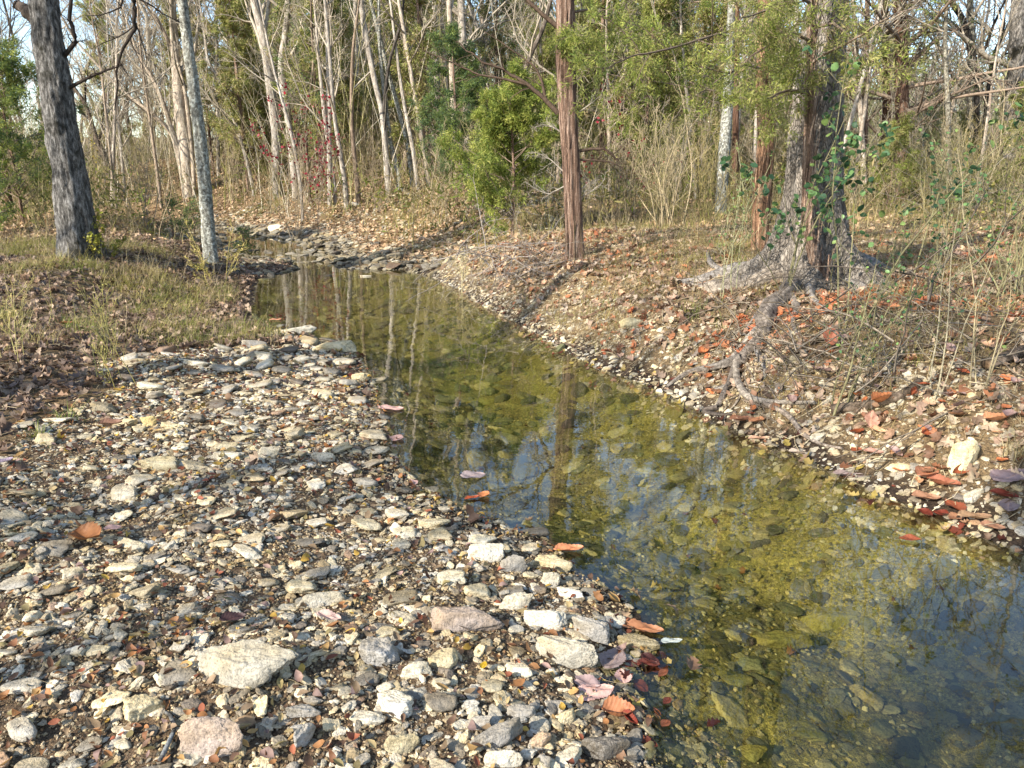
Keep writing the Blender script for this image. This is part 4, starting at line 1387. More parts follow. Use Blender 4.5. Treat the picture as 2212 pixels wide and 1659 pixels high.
TWIGC = {'pale': lin('#b0a491'), 'grey': lin('#8f867a'), 'dark': lin('#3a332d'), 'cedar': lin('#8d7c6c'), 'tan': lin('#a3937a')}
VIEWS = []
def tree(name, label, cat, px, bark, w_scale=1.0, top=9.0, style='bare', twig='pale', nb=14, seed=1, tint=(1, 1, 1), lean=(0, 0), group=None,
         br0=0.25, base=None, ring=14, ridge=0.06, fol=None, fdens=1.0, cut=None, flare=None, extra=None, rscale=9.0, zs=1.2, depthY=None, flimbs=None, fpal=None, blen=0.32, short=None, auto=None, noroot=False, foltop=1.0, fol0=None):
    """px: [(x, y, width)] bottom to top, read on the trunk; base on the ground under the first point"""
    rr = np.random.default_rng(seed * 101 + 7)
    b = P(px[0][0], px[0][1]) if base is None else np.array(base, float)
    Y = b[1]
    if depthY is not None:      # stands in the woods behind things that hide its foot
        Y = depthY
        q = D(px[0][0], px[0][1], Y)
        b = np.array([q[0], Y, float(H(q[0], Y))])
    pts, rad = [], []
    for i, (x_, y_, w_) in enumerate(px):
        q = D(x_, y_, Y) if not (i == 0 and depthY is None) else b
        q = np.array(q, float)
        _, _, dep = proj(q)
        pts.append(q)
        rad.append(w_ / 2 / FV * dep * w_scale)
    if depthY is not None:
        pts.insert(0, b.copy()); rad.insert(0, rad[0] * 1.1)
    pts[0] = pts[0] - np.array([0, 0, 0.12])
    # go on above the frame
    d = nrm((pts[-1] - pts[-2])[None])[0]
    z = pts[-1][2]
    r_ = rad[-1]
    if cut is None:
        k = 0
        while z < b[2] + top:
            d = nrm((d + np.array([rr.normal(0, 0.08), rr.normal(0, 0.08), 0.25]))[None])[0]
            st = 1.1
            pts.append(pts[-1] + d * st)
            z = pts[-1][2]
            f = max(0.0, (b[2] + top - z) / (b[2] + top - pts[len(px) - 1][2] + 1e-6))
            rad.append(max(r_ * f ** 0.8, 0.012))
            k += 1
            if k > 20:
                break
    root = bpy.data.objects.new(name, None)
    COL.objects.link(root)
    root.location = b
    root.empty_display_size = 0.2
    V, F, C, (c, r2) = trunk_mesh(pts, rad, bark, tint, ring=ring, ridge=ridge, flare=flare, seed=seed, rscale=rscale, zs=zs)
    if bark is B_CEDAR and ring >= 20:
        nst_ = 260
        vi = rr.integers(0, len(V) // 2, nst_)
        base_ = V[vi]
        cen = c[np.minimum(vi // ring, len(c) - 1)]
        out_ = nrm((base_ - cen) * np.array([1, 1, 0]))
        sd_ = nrm(np.cross(out_, np.array([0, 0, 1.0])))
        Ls = rr.uniform(0.08, 0.40, nst_)[:, None]; ws = rr.uniform(0.003, 0.009, nst_)[:, None]
        up_ = np.array([0, 0, 1.0])
        p0_ = base_ + out_ * 0.004
        p1_ = base_ + up_ * Ls * 0.5 + out_ * 0.007 + sd_ * rr.normal(0, 0.006, (nst_, 1))
        p2_ = base_ + up_ * Ls + out_ * rr.uniform(0.004, 0.035, (nst_, 1)) + sd_ * rr.normal(0, 0.012, (nst_, 1))
        SV = np.stack([p0_ - sd_ * ws, p0_ + sd_ * ws, p1_ + sd_ * ws, p1_ - sd_ * ws, p2_ + sd_ * ws * 0.4, p2_ - sd_ * ws * 0.4], 1).reshape(-1, 3)
        SF = (np.array([[0, 1, 2, 3], [3, 2, 4, 5]])[None] + (np.arange(nst_) * 6)[:, None, None]).reshape(-1, 4)
        SC = np.repeat(np.asarray(tint)[None] * rr.uniform(0.7, 1.5, (nst_, 1)), 6, 0)
        V, F, C = cat3([(V, F, C), (SV, SF, SC)])
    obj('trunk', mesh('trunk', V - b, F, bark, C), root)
    tp, tr = resample(c, r2, 14)
    tc = TWIGC[twig]
    tubes, tips = [], []
    allp, allr = [], []
    if style == 'bare':
        p1, q1 = grow(tp, tr, nb, br0, 0.97, blen, 0.85, 0.10, 6, 0.16, 0.55, rr, 0.3)
        p2, q2 = grow(p1, q1, 6, 0.2, 0.97, 0.55, 0.75, 0.06, 5, 0.2, 0.6, rr, 0.12)
        p3, q3 = grow(p2, q2, 5, 0.15, 1.0, 0.6, 0.7, 0.03, 4, 0.22, 0.6, rr, 0.08)
        levels = [(p1, q1, 5), (p2, q2, 4), (p3, q3, 3)]
    elif style == 'cedar':
        p1, q1 = grow(tp, tr, nb, br0, 0.97, blen, 1.35, 0.04, 6, 0.10, 0.35, rr, 0.25, fall=0.75)
        p2, q2 = grow(p1, q1, 6, 0.15, 1.0, 0.45, 0.9, 0.02, 4, 0.16, 0.6, rr, 0.12)
        p3, q3 = grow(p2, q2, 4, 0.2, 1.0, 0.5, 0.8, 0.0, 3, 0.2, 0.6, rr, 0.08)
        levels = [(p1, q1, 5), (p2, q2, 3), (p3, q3, 3)]
    else:
        levels = []
        p1 = p2 = p3 = None
    minr = 0.00016 * Y * (3.0 if cat == 'tree' and blen > 0.5 else 1.0)
    fpts = []
    if flimbs:
        for fl_ in flimbs:
            lp, lr = limb(fl_, Y, 0.016, 0.004, tc)
            a1, b1 = grow(lp, lr, 11, 0.12, 1.0, 0.30, 0.9, -0.01, 5, 0.14, 0.5, rr, 0.25, fall=0.3)
            a2, b2 = grow(a1, b1, 5, 0.1, 1.0, 0.45, 0.8, -0.03, 4, 0.16, 0.6, rr, 0.1)
            a3, b3 = grow(a2, b2, 3, 0.2, 1.0, 0.5, 0.8, -0.04, 3, 0.2, 0.6, rr, 0.05)
            for p_, q_ in ((lp, lr), (a1, b1), (a2, b2)):
                tubes.append(paths_to_tubes(p_, np.maximum(q_, 0.0015), np.repeat(tc[None], len(p_), 0) * 0.7, 4))
            kb = rr.random(len(a2)) < 0.72
            a3 = a3[np.repeat(kb, 3)]
            fpts.append((a3[:, 1:].reshape(-1, 3), nrm((a3[:, 1:] - a3[:, :-1]).reshape(-1, 3))))
    for p_, q_, n_ in levels:
        V, F, C = paths_to_tubes(p_, np.maximum(q_, minr), np.repeat(tc[None], len(p_), 0) * rr.uniform(0.7, 1.2, (len(p_), 1)), n_)
        tubes.append((V, F, C))
    if extra is not None:
        for e in extra(b, Y, tp, tr, rr):
            tubes.append(e)
    if tubes:
        V, F, C = cat3(tubes)
        obj('crown', mesh('crown', V - b, F, B_TWIG, C), root)
    if fol:
        pts_ = p3[:, 1:].reshape(-1, 3)
        dr = nrm((p3[:, 1:] - p3[:, :-1]).reshape(-1, 3))
        lo = b[2] + (fol0 if fol0 is not None else 0.0)
        kz = pts_[:, 2] > lo
        k = kz & (rr.random(len(pts_)) < fdens)
        pts_, dr = pts_[k], dr[k]
        if fpts:
            pts_ = np.concatenate([pts_] + [a for a, _ in fpts]); dr = np.concatenate([dr] + [a for _, a in fpts])
        L = 0.040 + 0.003 * Y
        V, F, C = sprays(pts_, dr, rr, L * 0.8, 0.0016 + 0.00028 * Y, 8, 0.25, fol)
        # clumpy tone from twig to twig
        obj('foliage', mesh('foliage', V - b, F, M_GREEN, C), root)
    if label:
        tag(root, label, cat, group)
    elif auto:
        AUTO.append((root, auto, cat, b, cat, group))
    if short:
        landmark(short, b)
    return root

def limb(px, Y, r0, r1, col, n=6):
    """a limb whose course is read on the picture, at distance Y"""
    pts = np.array([D(a, b_, Y + (dy[0] if dy else 0)) for a, b_, *dy in px])
    s = np.linspace(0, len(pts) - 1, len(pts) * 4)
    P_ = np.stack([np.interp(s, np.arange(len(pts)), pts[:, i]) for i in range(3)], 1)
    P_ = P_ + np.random.default_rng(int(px[0][0])).normal(0, r0 * 0.3, P_.shape) * np.linspace(0, 1, len(P_))[:, None]
    return P_[None], np.linspace(r0, r1, len(P_))[None]
def limb_tubes(lst, col, rr, twigs=True, n=5):
    out = []
    for pth, rd in lst:
        out.append(paths_to_tubes(pth, rd, col[None] * 1.0, n))
        if twigs:
            p2, q2 = grow(pth, rd, 9, 0.2, 1.0, 0.30, 0.8, 0.02, 5, 0.18, 0.5, rr, 0.15)
            out.append(paths_to_tubes(p2, np.maximum(q2, 0.002), np.repeat(col[None], len(p2), 0), 3))
            p3, q3 = grow(p2, q2, 4, 0.2, 1.0, 0.5, 0.8, 0.0, 4, 0.2, 0.6, rr, 0.08)
            out.append(paths_to_tubes(p3, np.maximum(q3, 0.0015), np.repeat(col[None], len(p3), 0), 3))
    return out

# left oak
def ex_oak(b, Y, tp, tr, rr):
    c = TWIGC['dark']
    return limb_tubes([limb([(80, 45), (62, 26), (48, 17), (38, 15)], Y, 0.085, 0.05, c)], c * 2.0, rr, False, 10) + \
        limb_tubes([limb([(150, 190), (190, 168), (235, 150), (262, 142)], Y, 0.025, 0.008, c), limb([(140, 120), (165, 90), (150, 40), (160, -60)], Y, 0.03, 0.02, c),
                    limb([(100, -60), (190, -70), (290, -10), (292, 60), (258, 118), (250, 240)], Y, 0.045, 0.008, c)], TWIGC['dark'], rr, True)
def fl_oak(th, z):
    return 1 + 0.35 * np.exp(-z / 0.22) * (1 + 0.5 * np.cos(3 * th + 0.6))
tree('oak_tree', 'thick dark furrowed trunk on the left bank with a broken limb stub at the top', 'tree',
     [(178, 556, 84), (166, 480, 74), (148, 370, 66), (128, 240, 64), (108, 110, 60), (93, 0, 60)], B_OAK, top=11, style='bare', twig='grey', nb=14, seed=2, br0=0.62, ring=44, ridge=0.13, extra=ex_oak, flare=fl_oak, rscale=14, zs=3.0, short='the thick dark oak')
def fl_c(th, z):
    return 1 + 0.65 * np.exp(-z / 0.13) * (0.7 + 0.6 * np.cos(4 * th + 1)) + 0.05 * np.cos(5 * th + z * 0.6)
tree('lichened_tree', 'slim pale trunk blotched with lichen on the left bank edge', 'tree',
     [(456, 568, 30), (450, 500, 28), (441, 390, 27), (428, 270, 25), (410, 130, 23), (394, 0, 21)], B_LICH, top=10, style='bare', nb=12, seed=3, br0=0.6, ring=24, ridge=0.07, rscale=12, zs=5.0, flare=fl_c, short='the slim lichened tree')

# centre cedar
def ex_cedar(b, Y, tp, tr, rr):
    c = lin('#5b4c40')
    c2 = lin('#a39a8c')
    a = limb_tubes([limb([(1206, 245), (1172, 209), (1135, 179), (1085, 150), (1037, 131), (985, 90)], Y, 0.032, 0.006, c),
                    limb([(1178, 212), (1172, 180), (1158, 147), (1123, 119), (1045, 67)], Y, 0.02, 0.005, c),
                    limb([(1142, 183), (1085, 170), (1030, 160), (975, 133), (914, 108)], Y, 0.018, 0.004, c),
                    limb([(1208, 60), (1161, 22), (1100, -40), (1040, -90)], Y, 0.03, 0.01, c),
                    limb([(1242, 328), (1275, 322), (1305, 322), (1335, 345)], Y, 0.022, 0.012, c),
                    limb([(1242, 345), (1285, 346), (1318, 350), (1345, 362)], Y, 0.016, 0.008, c),
                    limb([(1240, 150), (1262, 122), (1280, 108)], Y, 0.018, 0.01, c)], c, rr, True)
    b_ = limb_tubes([limb([(1222, 375), (1190, 345), (1160, 330)], Y, 0.012, 0.004, c2), limb([(1224, 400), (1185, 420), (1150, 405)], Y, 0.01, 0.004, c2),
                     limb([(1220, 290), (1195, 275), (1172, 268)], Y, 0.012, 0.005, c2), limb([(1240, 250), (1275, 225), (1300, 205)], Y, 0.01, 0.004, c2),
                     limb([(1240, 435), (1275, 415), (1302, 395)], Y, 0.010, 0.004, c2), limb([(1238, 415), (1260, 405), (1270, 396)], Y, 0.010, 0.004, c2)], c2, rr, True)
    return a + b_
tree('red_cedar', 'reddish shaggy cedar trunk standing alone in the centre of the right bank', 'tree',
     [(1242, 563, 40), (1241, 523, 38), (1237, 429, 38), (1231, 317, 38), (1225, 224, 38), (1221, 112, 42), (1220, 0, 38)], B_CEDAR, top=9, style='cedar', twig='cedar', nb=30, seed=4, br0=0.52, flimbs=[[(1222, 30), (1270, 20, 0.2), (1320, 45, 0.3), (1370, 90, 0.4), (1400, 150, 0.4)], [(1220, 60), (1250, 75, -0.3), (1270, 100, -0.5)]], ring=40, ridge=0.12,
     extra=ex_cedar, flare=fl_c, rscale=22, zs=0.5, fol=PAL_BRIGHT + PAL_CED[:3], fdens=0.5, fol0=2.7, short='the centre cedar')

# big tree with spread roots
def fl_big(th, z):
    lobes = 0.25 + 0.95 * np.abs(np.cos(2.5 * th + 0.3)) ** 2.2 + 0.25 * np.cos(3 * th + 1.2)
    return 1 + 1.5 * np.exp(-z / 0.22) * np.clip(lobes, 0, 2) + 0.35 * np.exp(-z / 0.6) * (0.6 + 0.4 * lobes) + 0.03 * np.cos(7 * th)
def ex_none(b, Y, tp, tr, rr):
    return []
BIG = tree('large_hardwood_tree', 'largest grey trunk on the right bank with blocky bark and a flared rooted base', 'tree',
     [(1752, 598, 150), (1753, 560, 138), (1754, 500, 118), (1757, 400, 108), (1762, 290, 102), (1774, 150, 92), (1790, 0, 84)], B_BIG, top=13, style='bare', twig='grey', nb=20, seed=5, br0=0.36, blen=0.55, fol=['#a89a50', '#949a54', '#b4b070'], fdens=0.07, fol0=4.5, ring=96, ridge=0.075,
     flare=fl_big, rscale=16, zs=2.6, short='the largest trunk')
bb = np.array(BIG.location)
def root_part(pxs, r0, r1, parent, base, mat=B_ROOT, name='root', tint=(1, 1, 1), lift=0.3, seed=1, rough=0.10):
    pts = []
    n = len(pxs)
    for i, q in enumerate(pxs):
        if len(q) > 2:
            w = D(q[0], q[1], q[2])
        else:
            w = P(*q)
            w[2] += lift * (r0 + (r1 - r0) * i / (n - 1))
        pts.append(w)
    rad = np.linspace(r0, r1, n) * (1 + 0.22 * np.sin(np.arange(n) * 2.1 + seed))
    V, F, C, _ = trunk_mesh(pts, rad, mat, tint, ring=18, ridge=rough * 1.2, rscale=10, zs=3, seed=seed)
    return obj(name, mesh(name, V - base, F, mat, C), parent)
GREYR = (0.85, 0.82, 0.78)
root_part([(1735, 560), (1690, 580), (1640, 592), (1590, 598), (1545, 605), (1500, 612), (1468, 617)], 0.15, 0.035, BIG, bb, seed=1)
root_part([(1690, 600), (1640, 612), (1590, 620), (1540, 626), (1500, 622), (1450, 602)], 0.11, 0.02, BIG, bb, tint=(1.15, 1.08, 0.98), seed=2)
root_part([(1600, 600), (1560, 592), (1535, 575), (1528, 548)], 0.04, 0.018, BIG, bb, lift=1.2, seed=3)
root_part([(1800, 560), (1845, 570), (1885, 582), (1930, 590)], 0.14, 0.03, BIG, bb, seed=4)
root_part([(1780, 590), (1815, 615), (1860, 628), (1905, 640)], 0.11, 0.02, BIG, bb, seed=5)
root_part([(1722, 585), (1714, 618), (1700, 642), (1672, 662), (1652, 695), (1648, 730), (1618, 762), (1596, 795)], 0.088, 0.034, BIG, bb, lift=0.45, seed=6, tint=(0.8, 0.74, 0.68), rough=0.22)
root_part([(1652, 705), (1628, 725), (1600, 755), (1578, 782), (1556, 800)], 0.030, 0.014, BIG, bb, lift=0.8, seed=7, tint=(1.25, 1.2, 1.1))
root_part([(1632, 755), (1640, 775), (1652, 800), (1650, 822)], 0.022, 0.008, BIG, bb, lift=0.8, seed=17)
root_part([(1600, 788), (1545, 802), (1500, 808), (1470, 820), (1440, 838)], 0.034, 0.010, BIG, bb, lift=1.2, tint=GREYR, seed=8)
root_part([(1592, 795), (1575, 835), (1562, 860), (1550, 885)], 0.034, 0.016, BIG, bb, lift=1.0, tint=(0.7, 0.65, 0.6), seed=9)
root_part([(1588, 795), (1592, 835), (1615, 868), (1660, 877), (1720, 878), (1760, 876)], 0.026, 0.010, BIG, bb, lift=1.8, tint=(1.2, 1.15, 1.05), seed=10)
root_part([(1650, 880), (1700, 905), (1735, 945), (1775, 965), (1820, 972)], 0.018, 0.006, BIG, bb, lift=1.6, tint=(1.1, 1.0, 0.9), seed=11)
root_part([(1570, 840), (1540, 848), (1515, 862)], 0.016, 0.006, BIG, bb, lift=1.3, tint=GREYR, seed=12)
root_part([(1550, 885), (1520, 893), (1560, 900), (1590, 893)], 0.018, 0.010, BIG, bb, lift=1.0, tint=(0.4, 0.36, 0.33), seed=13)
root_part([(1745, 605), (1750, 640), (1775, 665)], 0.06, 0.015, BIG, bb, lift=0.5, seed=14)
root_part([(1705, 640), (1720, 668), (1712, 700), (1728, 735)], 0.035, 0.010, BIG, bb, lift=0.5, seed=31, tint=(0.9, 0.85, 0.8))
root_part([(1688, 650), (1650, 668), (1622, 700), (1606, 728)], 0.026, 0.010, BIG, bb, lift=0.6, seed=32)
for i in range(30):
    q0 = (rng.uniform(1560, 1690), rng.uniform(740, 880))
    pth = [q0]
    a_ = rng.uniform(-0.4, 2.6)
    for j in range(5):
        a_ += rng.normal(0, 0.4)
        pth.append((pth[-1][0] + 26 * math.cos(a_), min(pth[-1][1] + 13 * abs(math.sin(a_)) + rng.normal(0, 3), 985)))
    root_part(pth, rng.uniform(0.004, 0.010), 0.002, BIG, bb, lift=2.0, tint=(1.2, 1.1, 0.95) if i % 2 else (0.7, 0.6, 0.5), seed=200 + i, name='rootlet')

tree('slim_cedar', 'thin brown cedar trunk growing right in front of the largest grey trunk', 'tree',
     [(1749, 606, 28), (1747, 500, 24), (1745, 396, 22), (1748, 250, 21), (1752, 120, 20), (1758, 0, 18)], B_CEDAR, top=7.5, style='cedar', twig='cedar', nb=26, seed=6, br0=0.20, tint=(1.15, 1.2, 1.2), flimbs=[[(1755, 90), (1710, 70, -0.2), (1670, 90, -0.4), (1610, 130, -0.6)], [(1750, 200), (1700, 195, -0.2), (1650, 215, -0.4)], [(1756, 60), (1800, 50, -0.2), (1850, 90, -0.5), (1900, 150, -0.7)], [(1757, 10), (1720, -10, -0.3), (1660, 20, -0.6), (1600, 40, -0.9)]], ring=20, ridge=0.10, rscale=14, zs=0.6,
     fol=PAL_CED + PAL_BRIGHT[:2], fdens=0.5, fol0=1.4, blen=0.2, base=bb + np.array([-0.02, -0.42, 0.0]), short='the slim front cedar')
tree('split_cedar', 'cedar trunk with split golden wood at its foot, left of the largest trunk', 'tree',
     [(1643, 545, 34), (1644, 470, 36), (1648, 396, 36), (1654, 308, 33), (1650, 207, 32), (1650, 90, 28), (1652, 0, 26)], B_CEDAR, top=8.5, style='cedar', twig='cedar', nb=34, seed=7, br0=0.34, flimbs=[[(1650, 60), (1600, 60, -0.5), (1530, 80, -1.0), (1450, 105, -1.6), (1370, 120, -2.0), (1300, 150, -2.2)], [(1652, 150), (1610, 140, -0.5), (1560, 165, -0.9), (1500, 210, -1.2)], [(1652, 90), (1690, 70, -0.6), (1720, 120, -1.2), (1700, 190, -1.5)]], ring=24, ridge=0.16, rscale=16, zs=0.5, flare=fl_c, tint=(1.2, 1.08, 0.9),
     fol=PAL_BRIGHT + PAL_CED[:3], fdens=0.6, fol0=1.5, blen=0.24, short='the split cedar')
def TR(name, label, px, bark=B_PALE, **k):
    k.setdefault('ring', 10)
    return tree(name, label, 'tree', px, bark, **k)
G_P = 'slender bare trees of the far bank'
TR('bare_tree', 'leaning pale trunk forking with a dark stem on top of the far bar', [(840, 420, 14), (834, 336, 13), (825, 243, 13), (806, 160, 13), (787, 56, 12), (780, 0, 11)], seed=10, top=9, nb=10, br0=0.5, short='the forked far-bar tree')
TR('bare_tree', 'dark crooked stem rising beside the leaning pale trunk on the far bar', [(843, 420, 9), (832, 330, 9), (830, 243, 9), (840, 142, 7), (866, 48, 6), (872, 0, 5)], B_DARK, twig='dark', seed=11, top=8, nb=9, br0=0.5)
TR('bare_tree', 'mottled grey trunk just right of the forked far-bar tree', [(866, 412, 13), (856, 360, 12), (843, 306, 11), (830, 200, 9), (820, 100, 8), (818, 0, 6)], B_LICH, seed=12, top=8, nb=9, br0=0.5)
TR('bare_tree', 'left one of two close trunks leaning left behind the far bar', [(893, 405, 11), (881, 317, 11), (862, 239, 10), (840, 160, 9), (815, 60, 8), (800, 0, 7)], B_LICH, seed=13, top=8, nb=9, br0=0.5)
TR('bare_tree', 'right one of two close trunks leaning left behind the far bar', [(904, 408, 9), (893, 330, 9), (878, 250, 8), (866, 180, 7), (850, 60, 6), (842, 0, 5)], B_PALE, seed=14, top=8, nb=8, br0=0.5)
TR('bare_tree', 'thin straight brown stem left of the pale twin trunks', [(935, 392, 8), (922, 224, 7), (914, 112, 7), (909, 0, 6)], B_PALE, tint=(0.7, 0.6, 0.5), seed=15, top=8, nb=10, br0=0.4)
TR('bare_tree', 'left one of the pale twin trunks above the bright cedar bush', [(950, 330, 14), (944, 187, 13), (940, 90, 12), (939, 0, 12)], depthY=24, seed=16, top=12, nb=12, short='the pale twin trunks')
TR('bare_tree', 'right one of the pale twin trunks above the bright cedar bush', [(968, 330, 12), (965, 231, 11), (959, 112, 10), (948, 0, 10)], depthY=22, seed=17, top=11, nb=11, tint=(1.15, 1.1, 1.05))
TR('bare_tree', 'thick pale trunk between the twin trunks and the centre cedar', [(1012, 330, 19), (1008, 231, 18), (1000, 93, 17), (996, 0, 15)], depthY=21, seed=18, top=12, nb=12, short='the thick pale trunk')
TR('bare_tree', 'bent pale trunk just right of the thick pale trunk', [(1062, 330, 11), (1055, 231, 10), (1043, 110, 10), (1012, 0, 9)], depthY=23, seed=19, top=11, nb=10)
TR('bare_tree', 'straight white trunk half way from thick pale trunk to centre cedar', [(1046, 330, 10), (1043, 187, 9), (1041, 0, 8)], depthY=25, seed=20, top=12, nb=10, tint=(1.2, 1.15, 1.1))
TR('bare_tree', 'slanting dark and pale trunk just left of the centre cedar', [(1108, 340, 11), (1120, 224, 10), (1142, 131, 10), (1172, 63, 9), (1190, 0, 8)], B_DARK, depthY=17, seed=21, top=9, nb=10, tint=(2, 1.9, 1.8))
TR('bare_tree', 'pale tapering trunk, left of the two tall ones left of centre', [(597, 380, 23), (597, 291, 22), (586, 194, 22), (571, 93, 20), (549, 0, 18)], seed=22, top=13, nb=12, depthY=24, short='the left tall pale trunk')
TR('bare_tree', 'sinuous pale trunk, right of the two tall ones left of centre', [(636, 385, 15), (623, 261, 15), (608, 149, 15), (616, 75, 14), (623, 0, 13)], seed=23, top=13, nb=12, depthY=23)
TR('bare_tree', 'thin stem crossing behind the tall pale pair left of centre', [(648, 395, 7), (632, 300, 7), (605, 200, 6), (580, 100, 5), (560, 0, 4)], seed=24, top=8, nb=10, depthY=20)
TR('sapling', 'dark thin sapling right of the tall pale pair', [(668, 408, 7), (661, 261, 6), (676, 149, 5), (672, 30, 4)], B_DARK, tint=(2.5, 2.2, 1.9), seed=25, top=6, nb=12, depthY=22, br0=0.3)
TR('bare_tree', 'leaning pale stem right of the slim lichened tree', [(545, 398, 8), (520, 300, 8), (480, 190, 7), (450, 130, 6), (440, 60, 5)], seed=26, top=7, nb=12, depthY=25)
TR('bare_tree', 'left stem of the pale cluster under the red-leaved shrub', [(722, 398, 9), (712, 330, 9), (700, 240, 8), (690, 140, 7)], seed=27, top=9, nb=10, depthY=21)
TR('bare_tree', 'middle stem of the pale cluster under the red-leaved shrub', [(746, 400, 11), (735, 330, 10), (722, 245, 9), (712, 120, 8)], seed=28, top=9, nb=10, depthY=20)
TR('bare_tree', 'dark right stem of the cluster under the red-leaved shrub', [(772, 400, 11), (765, 330, 10), (760, 250, 9), (762, 120, 7)], B_PALE, tint=(0.5, 0.42, 0.36), seed=29, top=9, nb=10, depthY=20)
TR('bare_tree', 'white upright trunk rising in the middle of the pale fan of stems', [(408, 425, 26), (402, 340, 28), (390, 240, 28), (382, 160, 20), (375, 60, 16), (372, 0, 14)], seed=30, top=12, nb=14, tint=(1.15, 1.08, 1.0), short='the white upright trunk')
for i, (pp, lb) in enumerate([
    ([(404, 425, 13), (385, 330, 12), (355, 230, 10), (330, 170, 8), (300, 120, 6)], 'widest leaning stem of the pale fan behind the slim lichened tree'),
    ([(400, 425, 10), (375, 300, 9), (320, 240, 8), (270, 200, 6)], 'lowest arching stem of the pale fan behind the slim lichened tree'),
    ([(412, 425, 10), (405, 300, 10), (395, 180, 9), (350, 60, 7), (320, 20, 6)], 'dark-topped inner stem of the pale fan behind the slim lichened tree'),
    ([(420, 425, 10), (415, 330, 9), (400, 200, 8), (380, 120, 7), (372, 60, 6)], 'right-hand stem of the pale fan behind the slim lichened tree')]):
    TR('bare_tree', lb, pp, seed=31 + i, top=6 + i, nb=10, tint=(1.1, 1.02, 0.92) if i != 2 else (0.5, 0.45, 0.4), group='stems of the pale fan')
TR('bare_tree', 'dark snaking tree between the thick oak and the pale fan of stems', [(262, 425, 10), (245, 395, 10), (222, 330, 11), (205, 290, 10), (187, 231, 9), (157, 183, 7), (130, 120, 6)], B_DARK, tint=(1.8, 1.6, 1.4), twig='dark', seed=36, top=6, nb=12)
TR('bare_tree', 'short dark trunk at the far left edge', [(22, 462, 16), (14, 400, 13), (6, 330, 10), (-4, 240, 9)], B_CEDAR, tint=(0.6, 0.5, 0.45), seed=37, top=6, nb=10)
TR('bare_tree', 'pale trunk with shaded top right of the centre cedar', [(1556, 460, 24), (1564, 330, 25), (1573, 211, 24), (1578, 80, 18), (1580, 0, 16)], B_LICH, seed=38, top=10, nb=12, short='the pale trunk by the split cedar')
TR('cedar_tree', 'dark narrow cedar trunk touching the pale trunk left of the split cedar', [(1590, 440, 15), (1588, 378, 14), (1590, 176, 13), (1592, 0, 12)], B_CEDAR, tint=(0.6, 0.5, 0.45), seed=39, top=9, nb=20, style='cedar', twig='cedar', fol=PAL_CED, fdens=0.6, fol0=1.8)
TR('cedar_tree', 'tall brown cedar trunk right of the largest trunk', [(1948, 430, 26), (1949, 290, 28), (1947, 160, 28), (1947, 44, 28), (1945, 0, 26)], B_CEDAR, tint=(0.8, 0.72, 0.66), seed=40, top=10, nb=40, style='cedar', twig='cedar', fol=PAL_DEEP, fdens=0.5, fol0=2.6, br0=0.12, short='the tall right cedar')
TR('cedar_tree', 'narrow dark cedar trunk left of the tall brown cedar', [(1903, 420, 18), (1910, 330, 18), (1916, 200, 18), (1912, 44, 16), (1910, 0, 15)], B_CEDAR, tint=(0.6, 0.5, 0.44), seed=41, top=9, nb=36, style='cedar', twig='cedar', fol=PAL_CED, fdens=0.5, fol0=2.2, br0=0.12)
TR('bare_tree', 'slanting trunk leaning left against the tall right cedar', [(2070, 395, 14), (2066, 374, 13), (2031, 282, 13), (1987, 189, 12), (1943, 110, 10), (1900, 40, 8)], B_LICH, tint=(0.8, 0.7, 0.6), seed=42, top=6, nb=8)
TR('bare_tree', 'black crooked trunk, left arm of the dark pair near the right edge', [(2115, 425, 17), (2108, 308, 16), (2105, 154, 15), (2083, 53, 13), (2053, 0, 12)], B_DARK, twig='dark', seed=43, top=9, nb=12, short='the black crooked pair')
TR('bare_tree', 'black trunk arching right, right arm of the dark pair near the right edge', [(2108, 418, 12), (2116, 343, 12), (2127, 273, 11), (2145, 132, 10), (2176, 62, 9), (2200, 0, 8)], B_DARK, twig='dark', seed=44, top=9, nb=12)
TR('bare_tree', 'grey trunk directly left of the black crooked pair', [(2094, 425, 16), (2097, 220, 15), (2098, 60, 14), (2096, 0, 13)], B_LICH, tint=(0.8, 0.75, 0.7), seed=45, top=10, nb=12)
TR('bare_tree', 'thick grey trunk cut by the right edge of the photo', [(2178, 430, 34), (2186, 308, 34), (2196, 120, 32), (2202, 0, 30)], B_OAK, tint=(1.2, 1.15, 1.1), seed=46, top=10, nb=14)
TR('cedar_tree', 'slender reddish cedar right of the largest trunk, first one beside it', [(1868, 430, 13), (1868, 246, 13), (1872, 88, 12), (1874, 0, 11)], B_CEDAR, seed=47, top=9, nb=34, style='cedar', twig='cedar', fol=PAL_CED, fdens=0.7, fol0=1.6, br0=0.12)
TR('bare_tree', 'thin grey trunk between slanting trunk and the grey one at right', [(2050, 425, 10), (2048, 250, 10), (2042, 100, 9), (2045, 0, 8)], B_LICH, tint=(0.75, 0.7, 0.65), depthY=18, seed=48, top=10, nb=12)

